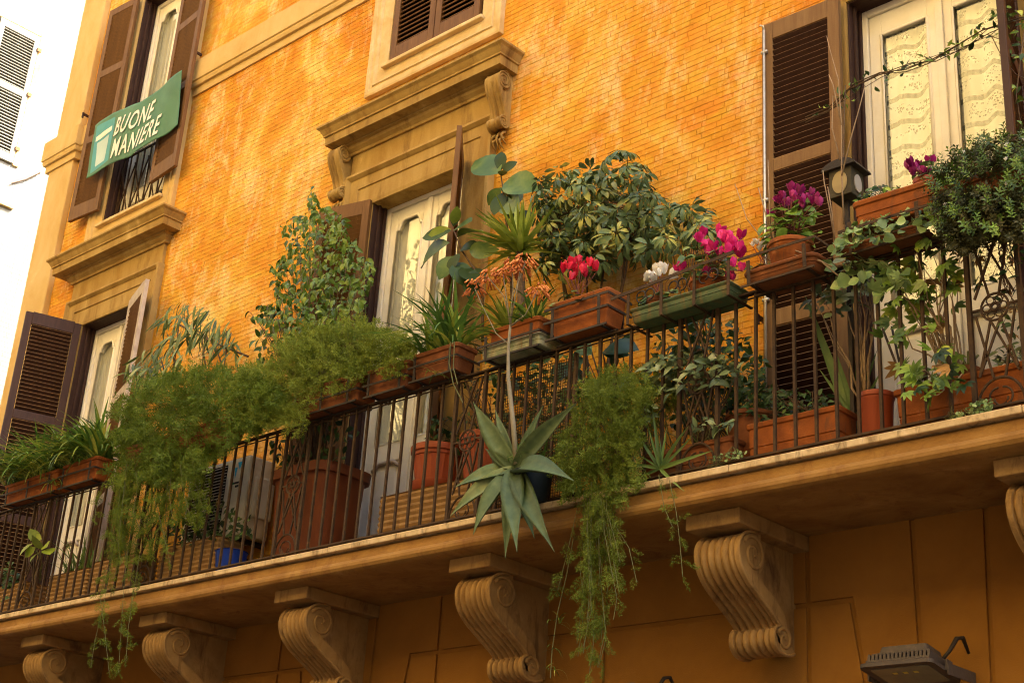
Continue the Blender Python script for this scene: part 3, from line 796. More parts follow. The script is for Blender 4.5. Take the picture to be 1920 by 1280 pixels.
# ---- iron railing
YR, ZR0, ZR1 = -.78, 4.412, 5.43
m_ = MB(); m_.box(SX0, SX1, YR-.016, YR+.016, ZR0-.012, ZR0); m_.box(SX0, SX1, YR-.02, YR+.02, ZR1, ZR1+.012)
m_.box(SX0, SX1, YR-.005, YR+.005, ZR1-.03, ZR1-.022)
rail = part('railing', m_, MAT['iron'], bld)
bar = new_mesh(*((lambda b: (b.v, b.f))(MB().box(-.0085,.0085,-.0085,.0085,0,ZR1-ZR0))), MAT['iron'], name='baluster')
post = new_mesh(*((lambda b: (b.v, b.f))(MB().box(-.012,.012,-.012,.012,-.05,ZR1-ZR0))), MAT['iron'], name='post')
PW = .14
panels = PANX + [-14.4, -1.13]
def rosette_panel(xc):
    m_ = MB(); c = (xc, YR, 4.955); n = 24
    for rr_, tt in ((.075,.007),(.02,.009)):
        m_.tube([(xc+rr_*math.cos(2*math.pi*k/n), YR, c[2]+rr_*math.sin(2*math.pi*k/n)) for k in range(n+1)], tt, 6)
    for k in range(6):                                   # heart petals in the wheel
        a = 2*math.pi*k/6; ce = Vector((xc+.046*math.cos(a), YR, c[2]+.046*math.sin(a)))
        m_.tube([ce+Vector((.021*math.cos(2*math.pi*j/8),0,.021*math.sin(2*math.pi*j/8))) for j in range(9)], .0042, 5)
    m_.bar((xc-PW,YR,c[2]),(xc-.075,YR,c[2]), .012); m_.bar((xc+.075,YR,c[2]),(xc+PW,YR,c[2]), .012)
    for s in (-1, 1):                                    # crossing lances
        m_.bar((xc+s*.105,YR+.004*s,ZR0+.17),(xc-s*.03,YR+.004*s,4.885), .011); m_.bar((xc+s*.03,YR-.005*s,4.885) ,(xc+s*.105,YR-.005*s,4.60), .011)
        m_.bar((xc+s*.03,YR+.004*s,ZR0+.15),(xc+s*.105,YR+.004*s,4.92), .011)
        m_.bar((xc+s*.03,YR-.005*s,5.025),(xc+s*.11,YR-.005*s,ZR1-.03), .011); m_.bar((xc+s*.105,YR+.005*s,5.02),(xc-s*.06,YR+.005*s,ZR1-.03), .011)
        # foot: half round arch and two little scrolls
        m_.tube([(xc+s*(.012+.05*math.sin(a)), YR, ZR0+.065+.05*math.cos(a)-.02) for a in np.linspace(.0,4.6,14)], .006, 5)
    m_.tube([(xc+.125*math.cos(a), YR, ZR0+.15*math.sin(a)) for a in np.linspace(0,math.pi,15)], .008, 6)
    part('ornament_panel', m_, MAT['iron'], rail, smooth=True, angle=40)
for xc_ in panels:
    rosette_panel(xc_)
    for s in (-1,1): piece('post', post, Matrix.Translation((xc_+s*PW, YR, ZR0)), rail)
ps = sorted(panels)
for a, b in zip(ps[:-1], ps[1:]):
    x0, x1 = a+PW, b-PW; n = round((x1-x0)/.133)
    for k in range(1, n):
        piece('baluster', bar, Matrix.Translation((x0+(x1-x0)*k/n+rng.normal(0,.002), YR, ZR0)) @ Matrix.Rotation(rng.normal(0,.004),4,'Y'), rail)
# ================================================================== planters, pots and fittings
def rrect(xc, yc, z, hx, hy, r, k=4):
    out = []
    for (sx, sy, a0) in ((1,1,0),(-1,1,90),(-1,-1,180),(1,-1,270)):
        for i in range(k+1):
            a = R(a0+90*i/k); out.append((xc+sx*(hx-r)+r*math.cos(a), yc+sy*(hy-r)+r*math.sin(a), z))
    return out
def trough(name, label, cat, x0, x1, yc, dep, z0, h, mat, taper=.022, group=None, rim=.03, r=.025, ribs=0, soil=True):
    """long planter: tapered box with a rolled rim, hollow, filled with soil"""
    xc, hx, hy = (x0+x1)/2, (x1-x0)/2, dep/2
    t = thing(name, label, cat, (xc, yc, z0), group)
    m_ = MB(); L_ = []
    def lp(z, inset): L_.append(rrect(xc, yc, z0+z, hx-inset, hy-inset, max(.006, r-inset*.3)))
    lp(0, taper+.006); lp(.006, taper)
    if ribs:
        for i in range(ribs*4+1):
            zz = .07+(h-.075)*i/(ribs*4); lp(zz, .010*(.5+.5*math.cos(2*math.pi*i/4))+.002)
    else:
        lp(h*.42, taper*.58+.001); lp(h*.43, taper*.58+.005); lp(h*.46, taper*.56+.005); lp(h*.47, taper*.55)
        lp(h-rim-.006, taper*.25+.004); lp(h-rim, .0); lp(h-.008, -.004); 
    lp(h, .002); lp(h, .014); lp(h-.04, .018)
    m_.loft(L_, cap0=True, cap1=not soil)
    part('body', m_, mat, t, smooth=True, angle=35)
    t.rotation_euler = (0, 0, float(rng.normal(0,.010)))
    if soil:
        s_ = MB(); s_.add(rrect(xc, yc, z0+h-.025, hx-.015, hy-.015, .01), [tuple(range(20))]); part('soil', s_, MAT['soil'], t)
    return t
def holder(x0, x1, yc, dep, z0, h, label, mat=None, straps=2, bars=(.45,)):
    """iron basket that hangs a planter on the rail"""
    t = thing('planter_holder', label, 'bracket', ((x0+x1)/2, yc, z0), 'iron planter holders along the rail')
    yf, yb = yc-dep/2-.008, yc+dep/2+.006
    mat = mat or MAT['iron_dark']
    for i in range(straps):
        xx = x0+(x1-x0)*(.12+.76*i/max(1,straps-1))
        m_ = MB(); m_.bar((xx,yf-.004,z0-.01),(xx,yf-.012,z0+h*.8), .022, .006, (0,1,0)); m_.bar((xx,yf-.004,z0-.008),(xx,yb,z0-.008), .022, .006); m_.bar((xx,yb,z0-.01),(xx,yb,z0+h*.6), .022, .006, (0,1,0))
        part('strap', m_, mat, t)
    for k in bars:
        m_ = MB(); m_.bar((x0-.01,yf-.012,z0+h*k),(x1+.01,yf-.012,z0+h*k), .006, .016); m_.bar((x1+.012,yf-.012,z0+h*k),(x1+.012,yb,z0+h*k), .006, .016)
        part('cross_bar', m_, mat, t)
    m_ = MB(); m_.bar((x0,yf,z0-.016),(x1,yf,z0-.016), .01, .014); m_.bar((x0,(yf+yb)/2,z0-.018),(x1,(yf+yb)/2,z0-.018), .01, .01)
    part('base_bar', m_, mat, t)
    return t
def pot(name, label, cat, c, r, h, mat, group=None, flute=False, saucer=False, rim=.03, taper=.74):
    t = thing(name, label, cat, c, group)
    z1 = .02 if saucer else 0.0
    k = 1 if flute else 0
    pr = [(r*taper*.97,z1),(r*taper,z1+.006,k),(r*.93,h-rim*1.6,k),(r*.95,h-rim*1.5),(r*.96,h-rim),(r*1.02,h-rim+.004),(r*1.04,h-.006),(r*1.02,h),(r*.95,h),(r*.93,h-.035)]
    m_ = MB(); m_.lathe(c, pr, 48 if flute else 28, fl=.008); part('body', m_, mat, t, smooth=True, angle=40)
    s_ = MB(); n = 20; s_.add([(c[0]+r*.94*math.cos(2*math.pi*j/n), c[1]+r*.94*math.sin(2*math.pi*j/n), c[2]+h-.022) for j in range(n)], [tuple(range(n))]); part('soil', s_, MAT['soil'], t)
    if saucer:
        q_ = MB(); q_.lathe(c, [(r*.80,0),(r*.92,.03),(r*.95,.06),(r*.93,.062),(r*.88,.03),(r*.7,.018)], 28); part('saucer', q_, mat, t, smooth=True, angle=40)
    return t
HG = 'rail planters'
ZB = 5.452
# on the rail, left to right
trough('planter', 'leftmost terracotta planter on the rail under the grassy plants', 'planter', -13.12, -12.12, -.80, .20, ZB, .20, MAT['terra'])
holder(-13.12, -12.12, -.80, .20, ZB, .20, 'iron holder under the leftmost rail planter', straps=3)
trough('planter', 'terracotta planter under grassy plants, second from the left end', 'planter', -12.06, -11.47, -.80, .21, ZB, .21, MAT['terra'])
holder(-12.06, -11.47, -.80, .21, ZB, .21, 'iron holder of the second planter from the left', straps=2)
for k, (a, b, lb) in enumerate(((-11.05,-10.35,'at the left end of the big feathery fern'),(-10.25,-9.55,'hidden in the middle of the big feathery fern'))):
    trough('planter', 'terracotta planter '+lb, 'planter', a, b, -.80, .20, ZB, .20, MAT['terra_dark'])
trough('planter', 'dark terracotta planter with bare lower corner under the right half of the feathery fern', 'planter', -8.74, -7.93, -.80, .22, ZB, .21, MAT['terra_dark'])
holder(-8.74, -7.93, -.80, .22, ZB, .21, 'iron holder below the fern planter with the bare corner', straps=3, bars=(.35,))
trough('planter', 'terracotta planter half covered by fern beside the strap-leaved planter', 'planter', -7.86, -7.42, -.80, .20, ZB, .20, MAT['terra_dark'])
holder(-7.86, -7.42, -.80, .20, ZB, .20, 'iron holder left of the strap-leaved planter', straps=2, bars=(.35,))
trough('planter', 'weathered terracotta planter holding the strap-leaved spider plant', 'planter', -7.37, -6.90, -.80, .21, ZB+.01, .20, MAT['terra_dark'], taper=.03)
holder(-7.37, -6.90, -.80, .21, ZB+.01, .20, 'iron holder around the spider plant planter')
# planter in a peeling green tin tray
trough('planter_tray', 'peeling green and white tin tray behind the tall flower stalk', 'tray', -6.66, -6.11, -.80, .24, ZB, .085, MAT['green_white'], taper=.012, rim=.015, soil=False)
trough('planter', 'small terracotta planter standing in the peeling green and white tray', 'planter', -6.62, -6.15, -.80, .19, ZB+.022, .20, MAT['terra'])
holder(-6.66, -6.11, -.80, .24, ZB, .19, 'iron holder around the peeling green and white tray')
trough('planter', 'bright terracotta planter with red cyclamens', 'planter', -6.06, -5.54, -.80, .22, ZB+.015, .245, MAT['terra'], taper=.035)
holder(-6.06, -5.54, -.80, .22, ZB+.015, .245, 'iron holder around the red cyclamen planter', bars=(.42,.8))
t_ = trough('planter_tray', 'long dark green tin tray with white and magenta cyclamens', 'tray', -5.36, -4.60, -.80, .24, 5.40, .095, MAT['green_metal'], taper=.02, rim=.018, soil=False)
# scrolled iron basket round the green tray
g_ = thing('scrolled_holder', 'iron basket with little scrolls around the dark green tray', 'bracket', (-4.98,-.92,5.40))
m_ = MB(); m_.bar((-5.50,-.93,5.60),(-4.56,-.93,5.66), .006, .022); part('top_band', m_, MAT['iron'], g_)
for xx in (-5.36,-5.10,-4.85,-4.60):
    m_ = MB(); m_.bar((xx,-.926,5.39),(xx,-.926,5.62), .02, .006, (0,1,0)); m_.bar((xx,-.926,5.392),(xx,-.68,5.392), .02, .006); part('strap', m_, MAT['iron'], g_)
for xx in (-5.22,-4.97,-4.74):
    m_ = MB()
    for s in (-1,1): m_.tube([(xx+s*(.045-.02*t)*math.cos(a)+s*.03, -.932, 5.555+(.045-.02*t)*math.sin(a)) for t, a in zip(np.linspace(0,1,14), np.linspace(-1.6,4.4,14))], .005, 5)
    part('scroll', m_, MAT['iron_dark'], g_, smooth=True)
trough('planter_tray', 'shallow brown tray carrying the purple cyclamen pot', 'tray', -4.50, -4.00, -.80, .27, 5.42, .085, MAT['terra_dark'], taper=.03, rim=.02, r=.05, soil=False)
holder(-4.50, -4.00, -.80, .27, 5.42, .17, 'iron holder around the shallow brown tray', bars=(.95,), mat=MAT['iron'])
trough('planter', 'orange terracotta planter raised under roses and purple cyclamens', 'planter', -3.78, -3.29, -.78, .22, 5.585, .17, MAT['terra'])
trough('planter_tray', 'brown tray below the raised orange planter', 'tray', -3.86, -3.35, -.80, .26, 5.43, .05, MAT['terra_dark'], taper=.02, rim=.015, soil=False)
holder(-3.84, -3.30, -.79, .24, 5.44, .22, 'rusty iron frame carrying the raised orange planter', bars=(.6,), mat=MAT['iron'])
trough('planter', 'terracotta planter hidden inside the dense succulent bush', 'planter', -3.24, -2.62, -.80, .22, ZB, .22, MAT['terra_dark'])
# pots on the rail trays
pot('flower_pot', 'round terracotta pot of purple cyclamens on the shallow brown tray', 'pot', (-4.245,-.80,5.45), .135, .215, MAT['terra'])
pot('flower_pot', 'small brown pot of white flowers beside the purple cyclamen pot', 'pot', (-4.46,-.76,5.45), .07, .13, MAT['terra_dark'])
pot('flower_pot', 'small terracotta pot of white cyclamens in the green tray', 'pot', (-5.20,-.80,5.425), .09, .13, MAT['terra_dark'])
pot('flower_pot', 'terracotta pot of magenta cyclamens in the green tray', 'pot', (-4.84,-.79,5.425), .12, .17, MAT['terra'])
pot('flower_pot', 'small red pot of purple cyclamens on the raised planter', 'pot', (-3.40,-.74,5.755), .065, .09, MAT['pot_red'])
# on the balcony floor
ZFL = 4.3565
RG = 'ribbed planters on the balcony floor'
trough('ribbed_planter', 'beige ribbed planter carrying the fluted red pots', 'planter', -7.86, -6.72, -.52, .28, ZFL, .385, MAT['beige'], ribs=7, r=.02)
trough('ribbed_planter', 'beige ribbed planter low behind the rail at the far left', 'planter', -12.30, -11.62, -.58, .26, ZFL, .34, MAT['beige'], ribs=7, r=.02)
trough('ribbed_planter', 'lighter ribbed planter behind the trailing fern', 'planter', -11.56, -10.86, -.60, .24, ZFL, .37, MAT['beige'], ribs=7, r=.02)
trough('ribbed_planter', 'shaded ribbed planter in front of the air conditioner', 'planter', -10.55, -9.72, -.58, .26, ZFL, .36, MAT['beige'], ribs=7, r=.02)
trough('ribbed_planter', 'ribbed planter at the extreme left edge behind the rail', 'planter', -13.4, -12.75, -.56, .26, ZFL, .36, MAT['beige'], ribs=7, r=.02)
pot('fluted_pot', 'fluted red pot with saucer on the ribbed planter', 'pot', (-7.43,-.50,ZFL+.387), .20, .33, MAT['pot_red'], flute=True, saucer=True, rim=.05)
pot('fluted_pot', 'fluted red pot behind the rosette panel', 'pot', (-6.97,-.48,ZFL+.387), .19, .34, MAT['pot_red'], flute=True, rim=.05)
t_ = thing('tall_pot', 'large tall brown pot below the leafy ficus', 'pot', (-8.86,-.42,ZFL))
m_ = MB(); L_ = [rrect(-8.86,-.42,ZFL+z,hx,hy,rr) for z,hx,hy,rr in ((0,.29,.20,.10),(.02,.30,.21,.11),(.70,.335,.245,.13),(.72,.345,.255,.14),(.725,.37,.28,.15),(.80,.375,.285,.15),(.805,.36,.27,.14),(.80,.34,.25,.13),(.75,.335,.245,.13))]
m_.loft(L_); part('body', m_, MAT['pot_brown'], t_, smooth=True, angle=40)
trough('floor_planter', 'long orange planter behind the rail below the slatted shutter', 'planter', -4.60, -3.98, -.64, .22, ZFL, .27, MAT['terra'], taper=.02)
trough('floor_planter', 'long orange planter at the right end behind the rail', 'planter', -3.66, -2.62, -.62, .24, ZFL, .285, MAT['terra'], taper=.03)
pot('floor_pot', 'small red pot between the two long orange planters', 'pot', (-3.80,-.66,ZFL), .10, .31, MAT['pot_red'], taper=.8)
pot('floor_pot', 'old terracotta pot left of the long orange planter', 'pot', (-4.72,-.50,ZFL), .16, .42, MAT['terra_dark'], taper=.8)
trough('floor_planter', 'dark stained terracotta planter behind the trailing fern', 'planter', -5.35, -4.68, -.66, .22, ZFL, .22, MAT['terra_dark'])
pot('cactus_pot', 'little brown pot with a cactus on the long right planter', 'pot', (-3.30,-.58,ZFL+.285), .07, .09, MAT['terra_dark'])
m_ = MB(); m_.lathe((-9.63,-.62,ZFL), [(.10,0),(.13,.22),(.137,.225),(.13,.23),(.10,.02)], 22)
solo('bucket', m_, M('blue_plastic', (.012,.045,.32), (.01,.03,.22), 5, .4, .1), (-9.63,-.62,ZFL), 'blue plastic bucket beside the ribbed planter', 'bucket', smooth=True, angle=40)

# ---- air conditioner
ac = thing('air_conditioner', 'white outdoor air conditioner unit with dark grille behind the rail', 'air conditioner', (-10.40,-.20,4.86))
AX0, AX1, AY0, AY1, AZ0, AZ1 = -10.84, -9.97, -.32, -.04, 4.86, 5.56
m_ = MB(); m_.box(AX0, AX1, AY0, AY1, AZ0, AZ1); part('casing', m_, MAT['white_plastic'], ac, bevel=.012)
m_ = MB(); m_.box(AX0+.04, -10.28, AY0-.006, AY0+.001, AZ0+.05, AZ1-.04); gr = part('grille', m_, MAT['dark'], ac)
for k in range(22):
    zz = AZ0+.06+k*.0275; m_ = MB(); m_.box(AX0+.04, -10.28, AY0-.013, AY0-.0065, zz, zz+.006); part('grille_bar', m_, MAT['grey_plastic'], gr)
m_ = MB(); m_.box(AX1+.0005, AX1+.05, -.26, -.06, AZ0+.16, AZ0+.52); part('valve_cover', m_, MAT['white_plastic'], ac, bevel=.012)
cy = M('logo_cyan', (.02,.38,.62), (.02,.33,.55), 3, .5, 0); bk = M('logo_black', (.02,.02,.02), (.02,.02,.02), 3, .5, 0)
yl = AY0-.0015
m_ = MB(); m_.add([(-10.14,yl,5.52),(-10.07,yl,5.52),(-10.105,yl,5.45)], [(0,2,1)]); m_.add([(-10.175,yl,5.475),(-10.135,yl,5.475),(-10.155,yl,5.37)], [(0,2,1)]); part('logo', m_, cy, ac)
m_ = MB(); m_.box(-10.20,-10.09,yl,yl+.001,5.325,5.343); m_.box(-10.14,-10.09,yl,yl+.001,5.292,5.312); part('model_plate', m_, bk, ac)
m_ = MB(); m_.box(-10.20,-10.165,yl-.0005,yl,5.324,5.344); part('energy_sticker', m_, M('sticker_green', (.02,.30,.10), (.02,.28,.1), 3, .5, 0), ac)
for xx in (AX0+.1, AX1-.12):
    m_ = MB(); m_.box(xx, xx+.035, AY0-.02, .0, AZ0-.04, AZ0-.002); m_.bar((xx+.017,AY0,AZ0-.03),(xx+.017,-.004,AZ0-.30), .03, .02); part('wall_bracket', m_, MAT['iron_dark'], ac)

# ---- banner with lettering
bn = thing('banner', 'green cloth banner reading BUONE MANIERE hung across the upper window', 'banner', P(250,240,-.2))
TOP = [(176,234),(216,212),(264,192),(303,160),(343,133)]; BOT = [(160,334),(201,309),(248,293),(290,262),(331,234)]
TT = [P(x,y,-.21) for x,y in TOP]; BB = [P(x,y,-.21) for x,y in BOT]
def on_banner(u, v, off=0.0):
    k = min(int(u*4), 3); f = u*4-k
    t = TT[k]*(1-f)+TT[k+1]*f; b = BB[k]*(1-f)+BB[k+1]*f
    p = b*(1-v)+t*v
    w = .002*math.sin(30*u+12*v)*math.sin(6*v+3*u)+.018*math.sin(9*u+2*v)+.008*math.sin(15*u-4*v+1)+.002*math.sin(31*u+9*v)+.03*(u-.5)**2
    return (p[0], p[1]+w-off, p[2])
nu, nv = 80, 30; m_ = MB()
m_.add([on_banner(i/nu, j/nv) for j in range(nv+1) for i in range(nu+1)], [(j*(nu+1)+i, j*(nu+1)+i+1, (j+1)*(nu+1)+i+1, (j+1)*(nu+1)+i) for j in range(nv) for i in range(nu)])
BNM = M('green_banner_cloth', (.085,.20,.105), (.07,.165,.10), 2.5, .6, .1, 60, .3, (.14,.25,.20))
bc = part('cloth', m_, BNM, bn, smooth=True); sd_ = bc.modifiers.new('thick', 'SOLIDIFY'); sd_.thickness = .003; sd_.offset = 1
LETM = M('white_print', (.78,.75,.62), (.74,.70,.58), 3, .6, 0)
def flat_text(s, u0, u1, v0, v1, slant):
    cu = bpy.data.curves.new('lettering', 'FONT'); cu.body = s; cu.offset = .015; cu.space_character = 1.15; cu.resolution_u = 3
    ob = bpy.data.objects.new('lettering', cu); COL.objects.link(ob)
    dg = bpy.context.evaluated_depsgraph_get(); me = bpy.data.meshes.new_from_object(ob.evaluated_get(dg))
    vs_ = np.array([v.co[:] for v in me.vertices]); fs = [tuple(p.vertices) for p in me.polygons]
    bpy.data.objects.remove(ob); bpy.data.curves.remove(cu)
    vs_ = vs_-vs_.min(0); vs_ = vs_/vs_.max(0).clip(1e-6)
    q_ = MB(); q_.add([on_banner(min(.999,max(0,u0+(u1-u0)*a+slant*b)), v0+(v1-v0)*b, .014) for a, b, _ in vs_], fs)
    return part('lettering', q_, LETM, bn)
flat_text('BUONE', .285, .66, .50, .84, .03)
flat_text('MANIERE', .28, .77, .09, .43, .03)
def patch(name, c4, mat, off=.006, n=8):
    """printed quadrilateral that follows the cloth: corners bottom-left, bottom-right, top-right, top-left in (u,v)"""
    (a, b, c, d) = [Vector(q) for q in c4]; vv = []
    for j in range(n+1):
        for i in range(n+1):
            p = (a.lerp(b, i/n)).lerp(d.lerp(c, i/n), j/n); vv.append(on_banner(p.x, p.y, off))
    q_ = MB(); q_.add(vv, [(j*(n+1)+i, j*(n+1)+i+1, (j+1)*(n+1)+i+1, (j+1)*(n+1)+i) for j in range(n) for i in range(n)]); return part(name, q_, mat, bn)
PB = M('pale_blue_print', (.46,.58,.52), (.38,.52,.50), 3, .6, 0)
patch('printed_field', [(.03,.06),(.25,.10),(.27,.90),(.03,.94)], M('teal_print', (.10,.33,.33), (.08,.28,.30), 4, .6, 0), .0045)
patch('printed_cup', [(.08,.14),(.185,.16),(.215,.62),(.065,.60)], PB, .0065); patch('printed_lid', [(.045,.64),(.24,.67),(.24,.76),(.045,.73)], LETM, .0065)

# ---- floodlights on the ground-floor wall
MAT['flood'] = M('dusty_dark_aluminium', (.085,.065,.05), (.06,.045,.035), 9, .6, .3, 80, .4, (.14,.105,.075))
MAT['flood_glass'] = M('dusty_floodlight_glass', (.20,.21,.15), (.15,.16,.12), 6, .15, 0, 50, .5)
def floodlight(c, label):
    t = thing('floodlight', label, 'floodlight', c, None)
    tilt = Matrix.Translation(c) @ Matrix.Rotation(R(-9), 4, 'X')
    def pt_(name, m_, mat, par=t, **k):
        m_.v = [tuple(tilt @ Vector(p)) for p in m_.v]; return part(name, m_, mat, par, **k)
    W_, D_ = .215, .17
    m_ = MB(); m_.loft([rrect(0,0,z,a,b,.035) for z,a,b in ((-.012,W_,D_),(.008,W_,D_),(.02,W_-.02,D_-.02))]); fr = pt_('frame', m_, MAT['flood'], smooth=True, angle=30)
    m_ = MB(); m_.loft([rrect(0,0,z,a,b,.02) for z,a,b in ((-.0145,W_-.045,D_-.045),(-.0125,W_-.045,D_-.045))]); pt_('glass', m_, MAT['flood_glass'])
    for i in range(3):
        m_ = MB(); m_.box(-.07+i*.06, -.045+i*.06, -.06, -.04, -.0165, -.0148); pt_('led', m_, M('led_yellow', (.55,.48,.08), (.5,.42,.06), 3, .4, 0) if i == 0 and 'led_yellow' not in bpy.data.materials else bpy.data.materials['led_yellow'])
    m_ = MB(); m_.box(-W_+.03, W_-.03, -D_+.03, D_-.03, .0205, .035); pt_('back_plate', m_, MAT['flood'])
    for i in range(16):
        xx = -W_+.04+(2*W_-.08)*i/15
        m_ = MB(); m_.loft([[(xx+a*.007,-D_+.04,z) for a,z in ((-1,.0352),(1,.0352),(1,.066),(0,.074),(-1,.066))], [(xx+a*.007,D_-.04,z) for a,z in ((-1,.0352),(1,.0352),(1,.066),(0,.074),(-1,.066))]]); pt_('cooling_fin', m_, MAT['flood'])
    m_ = MB(); m_.loft([rrect(0,0,z,a,b,.02) for z,a,b in ((.0755,.165,.11),(.082,.165,.11),(.083,.145,.095),(.125,.135,.085))]); pt_('driver_box', m_, MAT['flood'], smooth=True, angle=30)
    for s in (-1,1):
        m_ = MB(); m_.box(s*W_+(.004 if s>0 else -.012), s*W_+(.012 if s>0 else -.004), -.03, .03, -.01, .05); br_ = pt_('bracket_plate', m_, MAT['flood'])
    m_ = MB(); e = Vector(c); m_.box(e.x+W_+.014, e.x+W_+.022, e.y-.03, -.016, e.z-.03, e.z+.03); m_.box(e.x-W_-.022, e.x-W_-.014, e.y-.03, -.016, e.z-.03, e.z+.03); m_.box(e.x-W_-.022, e.x+W_+.022, -.0155, -.008, e.z-.04, e.z+.04); part('wall_bracket', m_, MAT['flood'], t)
    m_ = MB(); k0 = tilt @ Vector((.15,.06,.08)); m_.tube([k0, k0+Vector((.03,.03,.05)), k0+Vector((.06,.06,.12)), k0+Vector((.075,.10,.13)), k0+Vector((.07,.17,.06))], [.011,.011,.013,.012,.008], 8); part('cable', m_, MAT['iron_dark'], t, smooth=True)
    return t
fz = P(1676,1250,-.46); floodlight(Vector((fz[0], -.29, fz[2]-.0)), 'dusty LED floodlight at the lower right below the balcony')
fz = P(1135,1318,-.46); floodlight(Vector((fz[0], -.29, fz[2])), 'floodlight cut by the bottom edge of the picture')

# ---- house-shaped lamp box, door bell box
hb = thing('house_shaped_box', 'small house-shaped metal lamp box with oval window and dark roof', 'lamp', P(1590,378,-.52))
hx, hy, hz = P(1588,376,-.52)
m_ = MB(); m_.box(hx-.075, hx+.075, hy-.075, hy+.075, hz, hz+.19); part('body', m_, M('olive_tin', (.07,.058,.034), (.05,.042,.025), 8, .6, .3), hb, bevel=.004)
m_ = MB(); L_ = []
for yy in (hy-.10, hy+.10):
    L_.append([(hx+(.115)*math.cos(a), yy, hz+.185+.055*math.sin(a)) for a in np.linspace(0,math.pi,9)] )
m_.loft(L_); part('roof', m_, MAT['iron_dark'], hb)
m_ = MB(); n = 20
m_.loft([[(hx+.05*math.cos(2*math.pi*j/n), hy-.0755-d, hz+.09+.075*math.sin(2*math.pi*j/n)) for j in range(n)] for d in (0,.006)]); part('oval_window', m_, M('amber_panel', (.34,.26,.12), (.28,.20,.09), 5, .5, .1), hb)
m_ = MB(); m_.loft([[(hx+.0755+d, hy+.04*math.cos(2*math.pi*j/n), hz+.09+.06*math.sin(2*math.pi*j/n)) for j in range(n)] for d in (0,.006)]); part('side_window', m_, MAT['grey_plastic'], hb)
m_ = MB(); m_.box(hx-.012, hx+.012, hy-.012, hy+.012, ZFL, hz-.001); part('pole', m_, MAT['iron_dark'], hb)
bx_, by_, bz_ = P(1481,311,-.085)
m_ = MB(); m_.box(bx_-.04, bx_+.04, -.105, -.068, bz_-.03, bz_+.03); solo('sensor_box', m_, MAT['white_plastic'], (bx_,-.07,bz_), 'small cream plastic box fixed on the folded shutter', 'sensor', bevel=.006)
# ---- wire trellis behind the rail right of the rosette panel
tr = thing('wire_trellis', 'fine wire trellis standing behind the rail near the big agave', 'trellis', (-6.25,-.70,ZFL))
m_ = MB(); X0, X1, Z0, Z1 = -6.62, -5.98, ZFL+.02, 5.40
for i in range(33): xx = X0+(X1-X0)*i/32; m_.bar((xx,-.70,Z0),(xx,-.70,Z1), .003)
for i in range(50): zz = Z0+(Z1-Z0)*i/49; m_.bar((X0,-.696,zz),(X1,-.696,zz), .003)
part('wire_mesh', m_, MAT['iron'], tr, kind='stuff')
m_ = MB(); m_.box(X0-.02,X0,-.715,-.69,ZFL,5.42); part('post', m_, MAT['bark'], tr); m_ = MB(); m_.box(X1,X1+.02,-.715,-.69,ZFL,5.42); part('post', m_, MAT['bark'], tr)
# canes leaning in the floor pots
for (a, b, lb, mt_) in (((1700,735),(1655,616),'brown cane leaning on the right door',MAT['bark']),((1695,720),(1672,613),'thin black cane beside the brown cane',MAT['iron_dark'])):
    p0 = P(a[0],a[1],-.55); p1 = P(b[0],b[1],-.30); m_ = MB(); m_.tube([p0,p1], .007, 6); solo('cane', m_, mt_, p0, lb, 'cane')
# ================================================================== plants
UP = Vector((0,0,1)); OUT = Vector((.25,-1,.1)).normalized()
def rv(s=1.0): return Vector(rng.normal(0,s,3))
def leaf_geo(prof, n=5, curl=.5, fold=.25, side_curl=0.0, wav=0.0):
    """blade along +Y, unit length; prof(t) half width; curl bends the tip down; fold lifts the margins"""
    v = []; f = []; y = z = 0.0; ang = curl*.35
    for i in range(n+1):
        t = i/n
        w = prof(t)
        up_ = fold*w
        ww = wav*math.sin(t*9)
        v += [(-w, y, z+up_-side_curl*w+ww), (0, y, z), (w, y, z+up_-side_curl*w-ww)]
        ang -= curl/n
        y += math.cos(ang)/n; z += math.sin(ang)/n
    for i in range(n):
        a = i*3; f += [(a,a+1,a+4,a+3),(a+1,a+2,a+5,a+4)]
    return v, f
ell = lambda w, p=.45: (lambda t: w*(max(0.0, math.sin(math.pi*min(1,max(0,t))**p if False else math.pi*t**p))**.8 + .015))
def oval(w, peak=.45):
    k = math.log(.5)/math.log(peak)
    return lambda t: w*max(0.0, math.sin(math.pi*min(1.0, t)**k))**.75 + .004
def strap(w): return lambda t: w*min(1, .55+3*t)*(1-t**2.2)+.0015
def lance(w): return lambda t: w*max(0.0, math.sin(math.pi*t**.75))**.9+.004
def leafset(name, prof, mat, k=3, n=5, curl=(.3,.9), fold=(.1,.4), **kw):
    out = []
    for i in range(k):
        v, f = leaf_geo(prof, n, curl[0]+(curl[1]-curl[0])*i/max(1,k-1), fold[0]+(fold[1]-fold[0])*((i*2)%k)/max(1,k-1), **kw)
        out.append(new_mesh(v, f, mat, True, name))
    return out
def join_leaves(geo, mats):
    """many leaves in one pair of arrays: geo = (v,f) template, mats = world matrices"""
    v, f = np.array(geo[0]), np.array(geo[1]); n = len(mats)
    A = np.array([[list(r) for r in m_] for m_ in mats])
    vh = np.c_[v, np.ones(len(v))]
    V = np.einsum('nij,kj->nki', A, vh)[:,:,:3].reshape(-1,3)
    F = (f[None]+len(v)*np.arange(n)[:,None,None]).reshape(-1, f.shape[1])
    return V, F
def inside(poly, px, py):
    c = False; n = len(poly); j = n-1
    for i in range(n):
        if (poly[i][1] > py) != (poly[j][1] > py) and px < (poly[j][0]-poly[i][0])*(py-poly[i][1])/(poly[j][1]-poly[i][1])+poly[i][0]: c = not c
        j = i
    return c
